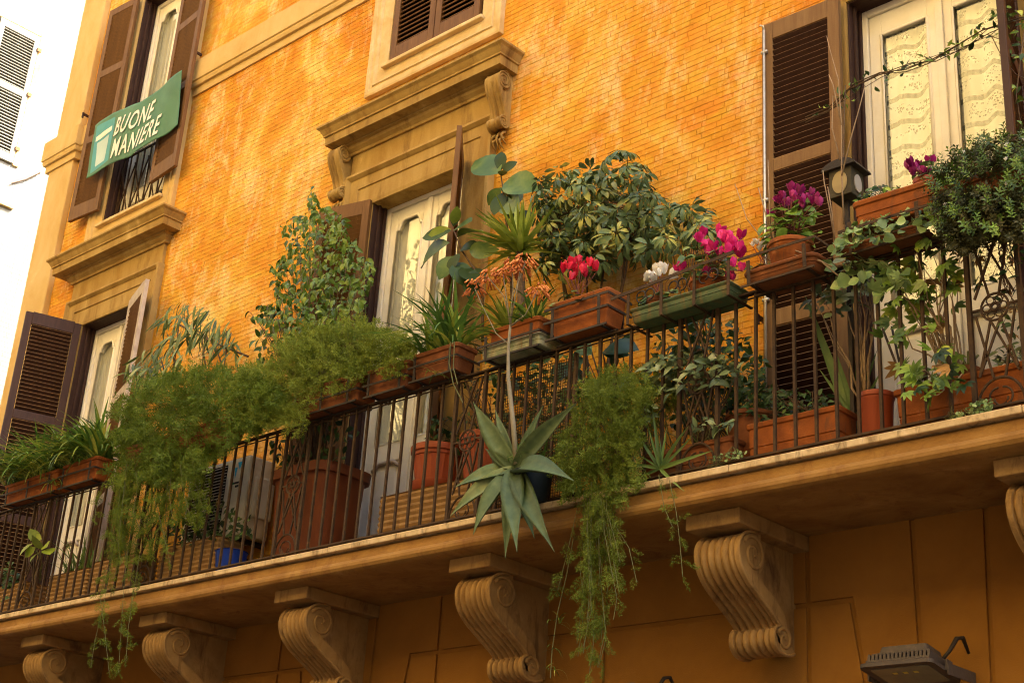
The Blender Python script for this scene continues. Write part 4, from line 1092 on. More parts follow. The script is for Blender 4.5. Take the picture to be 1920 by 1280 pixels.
def fill(poly, n, y0, y1, dens=None):
    """n points of a crown whose silhouette is poly (photograph pixels) and whose depth runs from y0 to y1"""
    xs_ = [p[0] for p in poly]; ys_ = [p[1] for p in poly]; out = []
    while len(out) < n:
        a, b = rng.uniform(min(xs_), max(xs_)), rng.uniform(min(ys_), max(ys_))
        if inside(poly, a, b) and (dens is None or rng.uniform() < dens(a, b)): out.append(Vector(P(a, b, rng.uniform(y0, y1))))
    return out
def stems(mb, base, tips, r0=.008, r1=.002, sag=.0, n=5, wob=.01):
    for t_ in tips:
        b, t_ = Vector(base), Vector(t_); pts = []
        for i in range(n+1):
            k = i/n; p = b.lerp(t_, k); p = p + Vector((0,0,sag*math.sin(math.pi*k))) + (rv(wob) if 0 < i < n else Vector())
            pts.append(p)
        mb.tube(pts, [r0+(r1-r0)*i/n for i in range(n+1)], 5)
def px_path(pts, y):
    ys_ = y if hasattr(y, '__len__') else [y]*len(pts)
    return [Vector(P(a, b, c)) for (a, b), c in zip(pts, ys_)]

# leaf materials
LM = {}
LM['fern'] = LEAF('fern_green', (.10,.15,.016), (.20,.265,.03), (.36,.40,.06), .55, .4, 6, .0, .3)
LM['fern_b'] = LEAF('fern_pale_green', (.13,.175,.020), (.255,.305,.038), (.43,.45,.08), .55, .4, 6, .0, .3)
LM['ficus'] = LEAF('ficus_leaf', (.035,.07,.010), (.085,.145,.018), (.22,.25,.03), .32, .3, 5, .4)
LM['scheff'] = LEAF('schefflera_leaf', (0.061,0.102,0.039), (0.114,0.165,0.055), (0.420,0.380,0.078), .33, .22, 8, .3)
LM['rubber'] = LEAF('rubber_leaf', (.028,.060,.016), (.052,.095,.022), (.11,.15,.03), .42, .12, 5, .35, .35)
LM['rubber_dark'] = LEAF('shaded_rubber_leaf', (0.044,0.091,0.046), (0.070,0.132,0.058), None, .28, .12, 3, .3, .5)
LM['yucca'] = LEAF('yucca_leaf', (.16,.22,.025), (.29,.34,.045), (.48,.45,.08), .4, .3, 6, .25)
LM['strap'] = LEAF('spider_leaf', (0.061,0.140,0.023), (0.131,0.239,0.036), (0.420,0.396,0.065), .4, .3, 6, .35)
LM['alii'] = LEAF('long_leaf', (0.061,0.099,0.029), (0.131,0.173,0.046), (0.298,0.297,0.098), .38, .25, 6, .3)
LM['agave'] = LEAF('agave_leaf', (.062,.098,.042), (.10,.142,.06), (.16,.185,.08), .5, .06, 14, .2, .3)
LM['aloe'] = LEAF('aloe_leaf', (0.096,0.165,0.046), (0.149,0.231,0.058), None, .4, .15, 9, .2)
LM['nandina'] = LEAF('nandina_leaf', (0.079,0.119,0.046), (0.149,0.190,0.072), (0.298,0.314,0.143), .4, .2, 9, .35)
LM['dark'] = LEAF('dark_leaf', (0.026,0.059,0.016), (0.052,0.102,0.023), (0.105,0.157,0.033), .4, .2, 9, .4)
LM['cyc'] = LEAF('cyclamen_leaf', (0.052,0.099,0.026), (0.096,0.165,0.036), (0.245,0.297,0.104), .4, .2, 24, .3)
LM['cyc_l'] = LEAF('light_cyclamen_leaf', (0.105,0.198,0.026), (0.193,0.314,0.039), (0.298,0.396,0.078), .4, .3, 24, .3)
LM['geran'] = LEAF('ivy_leaf', (0.123,0.198,0.058), (0.210,0.297,0.085), (0.350,0.412,0.156), .42, .28, 10, .3)
LM['fig'] = LEAF('lobed_leaf', (0.105,0.198,0.026), (0.210,0.330,0.039), (0.455,0.446,0.065), .42, .35, 8, .3)
LM['lime'] = LEAF('lime_leaf', (.16,.22,.02), (.26,.32,.03), None, .42, .4, 8, .2)
LM['dry'] = LEAF('dry_leaf', (.22,.11,.03), (.33,.18,.05), None, .7, .25, 8, .3)
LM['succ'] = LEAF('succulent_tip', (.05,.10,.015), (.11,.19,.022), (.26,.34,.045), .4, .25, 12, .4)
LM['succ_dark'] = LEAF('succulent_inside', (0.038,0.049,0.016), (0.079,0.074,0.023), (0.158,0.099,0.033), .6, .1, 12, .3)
LM['red'] = LEAF('red_petal', (.52,.008,.035), (.62,.016,.05), (.70,.05,.09), .5, .3, 30, .15)
LM['magenta'] = LEAF('magenta_petal', (.55,.010,.14), (.68,.022,.20), (.75,.08,.30), .5, .35, 30, .2)
LM['purple'] = LEAF('purple_petal', (.20,.006,.085), (.30,.010,.12), (.38,.03,.16), .5, .3, 30, .25)
LM['white'] = LEAF('white_petal', (.70,.66,.55), (.80,.77,.68), None, .5, .3, 30, .06)
LM['orange'] = LEAF('orange_flower', (.50,.13,.03), (.66,.22,.05), (.70,.36,.12), .5, .3, 40, .2)

# ---------------------------------------------------------------- feathery asparagus ferns
def sprig():
    """one flat spray of needles: unit length along +Y"""
    v = []; f = []
    def needle(p, d, L_, w):
        d = d.normalized(); s = d.cross(Vector((rng.normal(),rng.normal(),1+rng.normal()))).normalized()*w
        o = len(v); v.extend([p-s, p+s, p+d*L_]); f.append((o,o+1,o+2))
    for i in range(9):
        t = .06+.9*i/8
        for sd_ in (-1,1):
            L_ = .34*(1-t)**.55*(.6+.4*math.sin(math.pi*min(1,t*1.5)))+.05
            a0 = Vector((0,t,.03*rng.normal())); d = Vector((sd_*.85,.55,rng.normal(0,.3)))
            needle(a0, d, L_, .007)
            for k in range(3):
                q_ = a0+d.normalized()*L_*(.3+.33*k)
                needle(q_, d+rv(.7), .17*rng.uniform(.7,1.25), .019)
                needle(q_, d+rv(.7), .15*rng.uniform(.7,1.25), .019)
    needle(Vector((0,0,0)), Vector((0,1,0)), 1.0, .006)
    return np.array([tuple(p) for p in v]), np.array(f)
SPR = [sprig() for _ in range(3)]
def sprays(points_dirs, size):
    Vs = []; Fs = []; o = 0
    for k in range(3):
        sel = [frame_mat(p, d, u, s*size, s*size, s*size) for i, (p, d, u, s) in enumerate(points_dirs) if i % 3 == k]
        if not sel: continue
        V, F = join_leaves(SPR[k], sel); Vs.append(V); Fs.append(F+o); o += len(V)
    return np.concatenate(Vs), np.concatenate(Fs)
def fern(label, base, poly, n, y0, y1, strands, mat, size=.14, dens=None, srng=(.6,1.3)):
    t = thing('asparagus_fern', label, 'fern', base)
    b = Vector(base); pd = []; st = MB()
    for p in fill(poly, n, y0, y1, dens):
        d = (p-b); d.z -= .15; d = d.normalized()*.8+rv(.55)+Vector((0,-.25,-.15)); pd.append((p-d.normalized()*size*.5, d, rv(1)+UP*.6, rng.uniform(*srng)))
    for i in range(40):
        p = pd[rng.integers(len(pd))][0]; k = b+Vector((rng.uniform(-.3,.3),rng.uniform(-.06,.06),0)); mid = k.lerp(p,.5)+Vector((0,0,.12)); st.tube([k, mid, p], [.0028,.002,.0012], 4)
    for path, ys_, dn in strands:
        pts = px_path(path, ys_); st.tube(pts, .0022, 4)
        for i in range(len(pts)-1):
            a, c = pts[i], pts[i+1]; m_ = max(1, int((c-a).length*dn))
            for k in range(m_):
                q_ = a.lerp(c, rng.uniform())+rv(.012); d = (c-a).normalized()*.75+rv(.55); pd.append((q_, d, rv(1), rng.uniform(.45,.95)))
    V, F = sprays(pd, size)
    part_np('foliage', V, F, mat, t); part('stems', st, MAT['stem'], t, kind='stuff')
    return t
def jit(path, n, sx, sy):
    """n loose copies of a hanging strand"""
    out = []
    for i in range(n):
        dx = rng.normal(0,sx); L_ = rng.uniform(.55,1.05); out.append([(a+dx*(.4+.6*j/len(path))+rng.normal(0,3), path[0][1]+(b-path[0][1])*L_+rng.normal(0,sy)) for j,(a,b) in enumerate(path)])
    return out
# left fern: cushion on the rail and long curtain down to the slab
LP = [(222,760),(265,718),(330,700),(400,690),(470,692),(520,720),(535,770),(500,800),(455,815),(420,845),(385,880),(360,905),(330,900),(300,910),(262,900),(235,870),(215,820)]
LC = [(215,830),(262,800),(330,820),(385,850),(395,905),(385,985),(345,1010),(330,960),(300,975),(290,1050),(262,1062),(240,1035),(222,985),(205,920)]
sl = [(pth, -.98+rng.uniform(-.08,.06), 26) for pth in jit([(250,880),(243,940),(240,1000),(245,1060)], 14, 30, 10) + jit([(330,860),(335,920),(340,985)], 11, 30, 10)]
sl += [(pth, -1.0, 22) for pth in ([(215,1010),(205,1070),(195,1130),(178,1200),(170,1250)], [(240,1030),(232,1100),(228,1170),(222,1260)], [(262,1040),(250,1110),(240,1180),(236,1240)], [(200,1060),(188,1120),(196,1180),(205,1262)])]
fern('large feathery asparagus fern cascading over the left part of the rail', tuple(P(330,800,-.80)), LP, 1050, -1.10, -.60, [], LM['fern'], .165)
fern('curtain of fern strands hanging down to the slab left of the air conditioner', tuple(P(300,860,-.84)), LC, 230, -1.02, -.82, sl, LM['fern'], .12)
RP = [(440,700),(500,672),(545,632),(610,606),(690,608),(745,625),(775,650),(772,680),(740,700),(700,712),(668,722),(620,738),(570,760),(540,790),(500,800),(470,790),(450,770)]
fern('cushion of asparagus fern over the dark planters left of the spider plant', tuple(P(600,720,-.80)), RP, 1000, -1.02, -.58, [(pth, -.98, 50) for pth in jit([(560,760),(545,780),(530,800)], 6, 30, 6)], LM['fern_b'], .145)
# right fern: hangs from the slab edge beside the agave
HP = [(1085,760),(1115,705),(1150,690),(1200,700),(1228,730),(1205,790),(1195,850),(1205,900),(1180,935),(1150,960),(1100,945),(1060,925),(1040,880),(1050,820)]
hs_ = [(pth, -.98+rng.uniform(-.07,.07), 20) for pth in jit([(1110,930),(1112,1010),(1115,1090),(1118,1170),(1112,1240)], 15, 30, 12) + jit([(1130,930),(1140,990),(1150,1060),(1160,1110)], 9, 28, 10)]
hs_ += [([(1085,940),(1072,1000),(1060,1050),(1045,1110)], -.97, 20), ([(1255,900),(1268,960),(1275,1020),(1280,1080)], -.96, 16), ([(1235,890),(1245,950),(1262,990)], -.95, 14), ([(1115,1150),(1112,1210),(1105,1262)], -1.0, 30), ([(1130,1120),(1135,1180),(1120,1250)], -1.0, 26)]
fern('light green asparagus fern spilling over the slab edge beside the agave', tuple(P(1130,880,-.86)), HP, 520, -1.05, -.78, hs_, LM['fern_b'], .12)
fern('yellowish fern tangle behind the rail above the trailing fern', tuple(P(1190,860,-.66)), [(1100,740),(1150,690),(1230,690),(1290,700),(1280,760),(1230,800),(1200,840),(1150,800)], 200, -.74, -.55, [], LM['fern_b'], .11)

# ---------------------------------------------------------------- single-leaf plants
def leafy(name, label, cat, base, pts, meshes, size, dirf, upf, geo=None, mat=None, extra=None, stem_mat=None, stem_n=0, stem_r=.006, limit=290, group=None, lname='leaf'):
    """plant whose larger leaves are single objects; surplus leaves form one joined part"""
    t = thing(name, label, cat, base, group)
    for i, p in enumerate(pts[:limit]):
        s = rng.uniform(*size); piece(lname, meshes[i % len(meshes)], frame_mat(p, dirf(p), upf(p), s, s, s), t)
    if extra and geo:
        ms = []
        for p in extra:
            s = rng.uniform(*size); ms.append(frame_mat(p, dirf(p), upf(p), s, s, s))
        V, F = join_leaves(geo, ms); part_np('small_leaves', V, F, mat, t, smooth=True)
    if stem_n:
        q_ = MB(); idx = rng.choice(len(pts), min(stem_n, len(pts)), replace=False)
        stems(q_, base, [pts[i] for i in idx], stem_r, .0018, .02, 5, .018); part('stems', q_, stem_mat or MAT['bark'], t, smooth=True, kind='stuff')
    return t
# ficus benjamina above the tall brown pot
FM = leafset('ficus_leaf', oval(.26,.4), LM['ficus'], 3, 4, (.3,1.0), (.2,.6))
FG = leaf_geo(oval(.26,.4), 3, .7, .35)
FP = [(590,345),(600,380),(640,400),(650,425),(680,470),(705,490),(700,510),(690,560),(690,600),(650,640),(590,650),(540,640),(515,610),(490,600),(520,560),(515,520),(505,505),(540,470),(530,430),(545,410),(580,400),(580,370)]
fb = Vector(P(585,900,-.42)); fb.z = ZFL+.75
down = lambda p: Vector((0,-.2,-.75))+rv(.5)
outup = lambda p: Vector((.2,-.75,.45))+rv(.4)
FPts = fill(FP, 1250, -.78, -.15)
leafy('ficus_tree', 'bushy small-leaved ficus rising from the tall brown pot', 'tree', tuple(fb), FPts[:290], FM, (.058,.092), down, outup, FG, LM['ficus'], FPts[290:], MAT['bark'], 46, .007)
fl = fill([(455,590),(500,560),(530,575),(520,620),(500,650),(480,670),(470,640),(500,605)], 34, -.65, -.4) + fill([(450,560),(475,560),(500,600),(480,690),(520,660),(540,600),(510,570)], 40, -.6,-.35)
leafy('ficus_sucker', 'loose leafy side branches left of the bushy ficus', 'plant', tuple(P(540,690,-.5)), fl, FM, (.06,.10), down, outup, stem_mat=MAT['bark'], stem_n=16, stem_r=.005)
ul = fill([(505,810),(650,760),(680,800),(660,860),(600,880),(520,890)], 90, -.70, -.40)
leafy('trailing_ficus', 'dark leafy shoots hanging below the rail over the tall brown pot', 'plant', tuple(fb+Vector((0,-.06,0))), ul, leafset('leaf', oval(.26,.4), LM['dark'], 3, 4, (.3,1.0), (.2,.6)), (.06,.09), down, outup, stem_mat=MAT['bark'], stem_n=14, stem_r=.004)

# schefflera: rosettes of eight leaflets
def rosette_mesh(nl, L_, w, droop, mat, name):
    vv = []; ff = []
    for k in range(nl):
        v, f = leaf_geo(oval(w,.55), 4, .7+rng.uniform(-.2,.3), .25)
        a = 2*math.pi*k/nl+rng.normal(0,.12); el = droop+rng.normal(0,.18); s = L_*rng.uniform(.75,1.1)
        Mx = Matrix.Rotation(a,4,'Z') @ Matrix.Translation((0,.18,0)) @ Matrix.Rotation(el,4,'X') @ Matrix.Scale(s,4)
        o = len(vv); vv += [tuple(Mx @ Vector(p)) for p in v]; ff += [tuple(i+o for i in q) for q in f]
    return new_mesh(vv, ff, mat, True, name)
SM = [rosette_mesh(8, 1.0, .17, -.55, LM['scheff'], 'leaf_rosette') for _ in range(4)]
SP1 = [(1000,330),(1030,318),(1085,315),(1130,300),(1165,275),(1205,285),(1212,330),(1232,375),(1252,440),(1240,480),(1190,490),(1165,470),(1140,515),(1100,510),(1070,500),(1020,520),(1000,480),(1010,430),(1000,380)]
sb = Vector((-6.15,-.30,ZFL+.4))
sp = fill(SP1, 235, -.62, -.12)
cen = Vector(P(1115,440,-.4))
sdir = lambda p: (rv(.45)+Vector((.2,.35,.6))).normalized()
t = thing('schefflera', 'large schefflera with umbrella leaves in front of the orange wall', 'plant', tuple(sb))
for i, p in enumerate(sp):
    nrm = ((p-cen)*1.2+Vector((.1,-.55,.45))+rv(.35)).normalized(); s = rng.uniform(.08,.13)
    M4 = nrm.to_track_quat('Z','Y').to_matrix().to_4x4(); piece('leaf_rosette', SM[i%4], Matrix.Translation(p) @ M4 @ Matrix.Rotation(rng.uniform(0,6),4,'Z') @ Matrix.Scale(s,4), t)
q_ = MB()
forks = [Vector(P(a,b,-.35)) for a,b in ((1040,420),(1090,400),(1130,430),(1190,380),(1180,450),(1050,480))]
for f_ in forks:
    stems(q_, sb+rv(.02), [f_], .013, .007, .03, 6, .012)
    stems(q_, f_, [p for p in sp if (p-f_).length < .42][:16], .006, .002, .02, 4, .012)
part('branches', q_, MAT['bark'], t, smooth=True, kind='stuff')
t = thing('schefflera', 'smaller schefflera sprays right of the large one, above the magenta cyclamens', 'plant', (-5.2,-.28,ZFL+.3))
sp2 = fill([(1250,385),(1280,372),(1335,395),(1345,420),(1320,440),(1290,450),(1300,480),(1260,470),(1240,430)], 26, -.5, -.15)
for i, p in enumerate(sp2):
    nrm = (Vector((.2,-.6,.5))+rv(.4)).normalized(); s = rng.uniform(.09,.135)
    piece('leaf_rosette', SM[i%4], Matrix.Translation(p) @ nrm.to_track_quat('Z','Y').to_matrix().to_4x4() @ Matrix.Rotation(rng.uniform(0,6),4,'Z') @ Matrix.Scale(s,4), t)
q_ = MB(); stems(q_, (-5.2,-.28,ZFL+.3), sp2[:14], .009, .002, .03, 6, .015); part('branches', q_, MAT['bark'], t, smooth=True, kind='stuff')

# rubber plants: every big leaf placed where the photograph shows it (base, tip, width in metres)
RBM = leafset('rubber_leaf', oval(.24,.52), LM['rubber'], 3, 6, (.2,.7), (.1,.35))
RBG = leafset('rubber_leaf', oval(.24,.52), LM['yucca'], 2, 6, (.2,.5), (.1,.3))
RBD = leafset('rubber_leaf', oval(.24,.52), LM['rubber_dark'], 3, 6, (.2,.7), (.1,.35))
def big_leaves(t, lst, y, meshes, wid=1.0, face=None):
    for i, (a, b, w) in enumerate(lst):
        p0 = Vector(P(a[0],a[1],y+rng.uniform(-.03,.03))); p1 = Vector(P(b[0],b[1],y-.02+rng.uniform(-.09,.05))); d = p1-p0; L_ = d.length
        up_ = (Vector(CAM)-p0).normalized()*1.0 + (face or UP*.6) + rv(.25)
        ms = meshes[i % len(meshes)]; piece('leaf', ms, frame_mat(p0, d, up_, L_*w*wid, L_, L_), t)
t = thing('rubber_plant', 'rubber plant with broad leaves reaching across the centre door', 'plant', tuple(P(905,640,-.45)))
big_leaves(t, [((846,432),(790,445),1.0),((843,455),(782,498),1.1),((850,425),(858,386),1.1),((852,430),(883,412),1.3),((858,445),(905,428),.9),((862,470),(895,455),1.0),((862,475),(838,508),1.25),((850,480),(822,522),1.2),((855,492),(872,530),1.1),((868,500),(905,530),1.1),((880,470),(930,468),.8),((890,505),(880,560),1.0)], -.50, RBM)
big_leaves(t, [((846,430),(802,440),1.0),((850,420),(858,388),1.1)], -.53, RBG)
q_ = MB(); q_.tube(px_path([(905,640),(905,560),(890,505),(866,470),(850,430)], -.47), [.012,.011,.009,.007,.004], 6); part('stem', q_, MAT['bark'], t, smooth=True)
t = thing('rubber_plant', 'tall rubber plant with broad leaves beside the right console', 'plant', tuple(P(965,640,-.42)))
big_leaves(t, [((938,325),(888,298),1.15),((938,322),(940,282),1.1),((942,325),(968,300),1.2),((940,330),(945,318),1.0),((944,345),(1005,350),1.3),((940,352),(912,385),1.2),((945,360),(925,402),1.2),((948,370),(968,392),1.2),((942,352),(975,372),1.2),((950,400),(1000,410),1.0)], -.40, RBM)
q_ = MB(); q_.tube(px_path([(965,640),(958,520),(950,420),(944,360),(938,320)], -.42), [.013,.012,.010,.007,.004], 6); part('stem', q_, MAT['bark'], t, smooth=True)
t = thing('rubber_plant', 'shaded rubber plant behind the rail under the red cyclamen planter', 'plant', (-5.75,-.38,ZFL+.3))
lv = []
for (a, b) in ((1085,690),(1110,665),(1130,660),(1150,690),(1105,720),(1070,700),(1140,720),(1120,740),(1090,740),(1060,680),(1165,650)):
    an = rng.uniform(0,6.28); lv.append(((a,b),(a+48*math.cos(an), b+26*math.sin(an)), 1.3))
lv += [((1130,660),(1192,645),1.1),((1100,672),(1055,690),1.1),((1110,660),(1085,640),1.1)]
big_leaves(t, lv, -.42, RBD)
q_ = MB(); stems(q_, (-5.75,-.38,ZFL+.3), [Vector(P(a[0],a[1],-.42)) for a,b,w in lv], .008, .003, .02, 5, .012); part('stems', q_, MAT['bark'], t, kind='stuff')

# yucca: stiff radiating blades
YM = leafset('yucca_leaf', strap(.055), LM['yucca'], 3, 5, (-.05,.35), (.3,.6))
def radiate(t, c, n, L_, meshes, elev=(-.5,1.3), face=Vector((0,-.3,.0)), az=(0,2*math.pi), lname='leaf', wd=1.0):
    for i in range(n):
        a = az[0]+(az[1]-az[0])*(i+rng.uniform(0,.8))/n; e = rng.uniform(*elev)
        d = Vector((math.cos(a)*math.cos(e), math.sin(a)*math.cos(e), math.sin(e)))+face
        s = rng.uniform(*L_); piece(lname, meshes[i%len(meshes)], frame_mat(Vector(c)+d.normalized()*.01+Vector((0,0,.05*rng.uniform(-1,1))), d, UP+rv(.25), s*wd, s, s), t)
t = thing('yucca', 'yellow-green yucca with stiff pointed leaves beside the schefflera', 'plant', tuple(P(975,650,-.58)))
yc_ = Vector(P(975,470,-.58)); radiate(t, yc_, 75, (.30,.46), YM, (-.45,1.25))
q_ = MB(); q_.tube([Vector(P(975,650,-.58)), Vector(P(978,560,-.58)), yc_], [.035,.032,.028], 8); part('trunk', q_, MAT['bark'], t, smooth=True)
# small palm fronds in the peeling tray planter
t = thing('small_palm', 'tuft of narrow bright leaves in the planter with the peeling tray', 'plant', (-6.4,-.80,ZB+.19))
GM = leafset('blade', strap(.05), LM['strap'], 4, 6, (.2,1.2), (.3,.6))
YG = leafset('blade', strap(.06), LM['yucca'], 3, 6, (.2,1.0), (.3,.6))
radiate(t, (-6.5,-.82,ZB+.20), 40, (.20,.38), YG, (.1,1.3)); radiate(t, (-6.28,-.80,ZB+.20), 44, (.18,.34), GM, (.1,1.3))

# spider plants: arching straps
BLM = leafset('strap_leaf', strap(.030), LM['strap'], 4, 7, (.6,2.3), (.2,.5))
BLY = leafset('strap_leaf', strap(.028), LM['yucca'], 2, 7, (1.0,2.2), (.2,.5))
def straps(t, c, n, L_, spread=.3, yel=.12, elev=(.35,1.35), az=None):
    for i in range(n):
        a = rng.uniform(0,2*math.pi) if az is None else rng.normal(*az); e = rng.uniform(*elev)
        d = Vector((math.cos(a)*math.cos(e), math.sin(a)*math.cos(e), math.sin(e))); s = rng.uniform(*L_)
        ms = BLY[i%2] if rng.uniform() < yel else BLM[i%4]
        piece('leaf', ms, frame_mat(Vector(c)+Vector((rng.uniform(-spread,spread),rng.uniform(-.05,.05),0)), d, UP, s, s, s), t)
t = thing('spider_plant', 'grassy spider plant filling the leftmost planter', 'plant', (-12.62,-.80,ZB+.18)); straps(t, (-12.62,-.80,ZB+.18), 200, (.36,.66), .46, .25, (.15,1.4)); straps(t, (-12.62,-.84,ZB+.19), 70, (.30,.55), .46, .35, (.0,.8), (-1.5,.6)); straps(t, (-12.66,-.88,ZB+.20), 80, (.38,.62), .48, .4, (.3,.9), (-1.9,.5))
t = thing('spider_plant', 'grassy spider plant in the second planter from the left', 'plant', (-11.76,-.80,ZB+.19)); straps(t, (-11.78,-.80,ZB+.19), 150, (.36,.66), .26, .2, (.15,1.4)); straps(t, (-11.78,-.84,ZB+.19), 50, (.30,.55), .26, .3, (.0,.8), (-1.5,.6)); straps(t, (-11.8,-.88,ZB+.20), 50, (.38,.62), .28, .35, (.3,.9), (-1.9,.5))
straps(t, (-11.62,-.80,ZB+.19), 40, (.40,.66), .12, .2, (.5,1.4))
t = thing('spider_plant', 'dark strap-leaved spider plant left of the orange aloe flowers', 'plant', (-7.14,-.80,ZB+.19)); straps(t, (-7.14,-.80,ZB+.19), 110, (.34,.66), .18, .08, (.3,1.4)); straps(t, (-7.2,-.84,ZB+.19), 14, (.35,.55), .12, .05, (.5,1.0), (3.5,.5))
q_ = MB()
for pth in ([(845,640),(842,680),(850,720),(868,755)], [(852,640),(850,690),(858,720)]): q_.tube(px_path(pth, -.93), .004, 4)
part('runner', q_, MAT['stem'], t)
t = thing('spider_plantlet', 'small spider plantlet dangling below the strap-leaved planter', 'plant', tuple(P(815,700,-.97))); straps(t, P(815,700,-.97), 12, (.08,.15), .01, .1, (-.3,.9))
t = thing('spider_plantlet', 'small spider plantlet dangling under the second planter', 'plant', tuple(P(100,905,-.97))); straps(t, P(98,908,-.97), 14, (.12,.24), .01, .2, (-.3,.9))
# long-leaved ficus at the left
AM = leafset('long_leaf', lance(.060), LM['alii'], 3, 5, (.3,.9), (.2,.5))
t = thing('long_leaved_ficus', 'drooping narrow-leaved ficus behind the fern near the left door', 'plant', tuple(P(390,760,-.40)))
for poly, n in (([(300,600),(335,575),(390,590),(440,620),(435,650),(360,650),(310,660)], 130), ([(235,690),(290,655),(340,665),(345,700),(300,720),(250,730)], 105), ([(360,640),(450,640),(460,680),(400,690)], 28)):
    for i, p in enumerate(fill(poly, n, -.62, -.25)):
        s = rng.uniform(.15,.26); d = Vector((rng.normal(-.15,.32), -.2+rng.normal(0,.25), -.8+rng.normal(0,.3))); piece('leaf', AM[i%3], frame_mat(p+Vector((0,0,.08)), d, outup(p), s, s, s), t)
q_ = MB()
q_.tube(px_path([(335,608),(380,632),(420,650),(465,668)], -.42), .011, 6)
for pth in ([(335,610),(330,660),(322,710)], [(385,635),(380,680),(378,700)], [(378,632),(386,690)], [(425,652),(420,690),(412,720)], [(300,670),(320,730),(340,770)], [(340,600),(400,640),(430,720)]): q_.tube(px_path(pth, -.42), .007, 5)
part('branches', q_, MAT['bark'], t, smooth=True)

# agave with its branched flower stalk
def agave_geo(L_, w, curl, nseg=9):
    v = []; f = []; y = z = 0; ang = curl*.5
    for i in range(nseg+1):
        t = i/nseg; hw = w*(.50+.55*math.sin(math.pi*min(1,t*1.15))**.8)*(1-t**3.2)*.9+.0008; th = .026*(1-t)+.002
        for k, (a, b) in enumerate(((-1,.42),(-.55,.05),(0,-.06),(.55,.05),(1,.42))): v.append((hw*a, y, z+hw*b))
        for k, (a, b) in enumerate(((.55,.0),(0,-.12),(-.55,.0))): v.append((hw*a, y, z+hw*b-th))
        ang -= curl/nseg; y += L_*math.cos(ang)/nseg; z += L_*math.sin(ang)/nseg
    for i in range(nseg):
        for k in range(8): a = i*8+k; b = i*8+(k+1)%8; f.append((a,b,b+8,a+8))
    return v, f
ag = thing('agave', 'big grey-green agave hanging outside the rail with a tall flower stalk', 'agave', tuple(P(965,885,-.98)))
ac_ = Vector(P(966,880,-.98))
for (tx, ty, yy, w, cu) in ((890,756,-1.02,.072,.25),(1083,756,-1.05,.072,.35),(1018,762,-.95,.040,.1),(847,970,-1.10,.070,.55),(890,1006,-1.16,.072,.65),(948,1050,-1.14,.058,.5),(972,1042,-1.22,.085,.7),(1044,1040,-1.16,.074,.6),(1080,907,-1.20,.082,.65),(912,842,-1.02,.042,.5),(856,915,-1.08,.070,.5),(930,770,-.92,.045,.15),(1003,1010,-1.05,.06,.4),(990,812,-.98,.035,.1)):
    tip = Vector(P(tx,ty,yy)); d = tip-ac_; L_ = d.length
    v, f = agave_geo(L_*1.02, w, cu); me = new_mesh(v, f, LM['agave'], True, 'agave_leaf')
    up_ = Vector((0,-.55,.85)) if d.z < 0 else Vector((-.1,-.9,.3)); upp = (Vector(CAM)-ac_).normalized()*.6+up_*.7+rv(.12)
    piece('leaf', me, frame_mat(ac_, d.normalized()+upp.normalized()*cu*.12, upp, 1, 1, 1), ag)
q_ = MB(); stalk = px_path([(968,870),(962,790),(953,710),(953,650),(957,610)], [-.99,-1.0,-1.0,-.99,-.99])
q_.tube(stalk, [.019,.017,.014,.011,.009], 8)
fl_c = [((957,610),(960,560),(985,492)),((957,610),(950,560),(943,512)),((953,645),(930,625),(905,575),(890,540)),((957,612),(985,590),(1008,545)),((957,600),(945,555),(915,520)),((957,600),(968,550),(975,505)),((957,600),(962,540),(960,500))]
for pth in fl_c: q_.tube(px_path(pth, [-.99]+[-1.0]*(len(pth)-1)), [.007]+[.004]*(len(pth)-1), 6)
part('flower_stalk', q_, M('flower_stalk', (.24,.20,.13), (.17,.15,.09), 20, .6, .2), ag, smooth=True)
def bell():
    m_ = MB(); m_.lathe((0,0,0), [(.0012,0),(.0035,-.006),(.0042,-.016),(.003,-.024),(.0055,-.030)], 6); return new_mesh(m_.v, m_.f, LM['orange'], True, 'flower')
BM = bell()
for pth in fl_c:
    e = Vector(P(*pth[-1], -1.0))
    for i in range(30):
        an = rng.uniform(0,6.28); k = e+Vector((.07*math.cos(an)*rng.uniform(.2,1), .07*math.sin(an)*rng.uniform(.2,1), rng.uniform(-.03,.06)))
        s = rng.uniform(1.2,1.9); d = Vector((math.cos(an)*.7,math.sin(an)*.7,-.8))
        Mx = (-d).normalized().to_track_quat('Z','Y').to_matrix().to_4x4(); piece('flower', BM, Matrix.Translation(k) @ Mx @ Matrix.Scale(s,4), ag)
# pot that carries the agave
pp = P(1030,930,-.80)
m_ = MB(); m_.lathe((pp[0]-.06,-.90,4.36), [(.08,0),(.10,.02),(.125,.16),(.13,.20),(.12,.20),(.11,.16)], 24)
solo('hanging_pot', m_, M('dark_blue_pot', (.018,.026,.03), (.012,.018,.022), 6, .5, .2), (pp[0],-.88,4.30), 'dark blue-grey pot hung on the slab edge behind the agave', 'pot', smooth=True, angle=40)
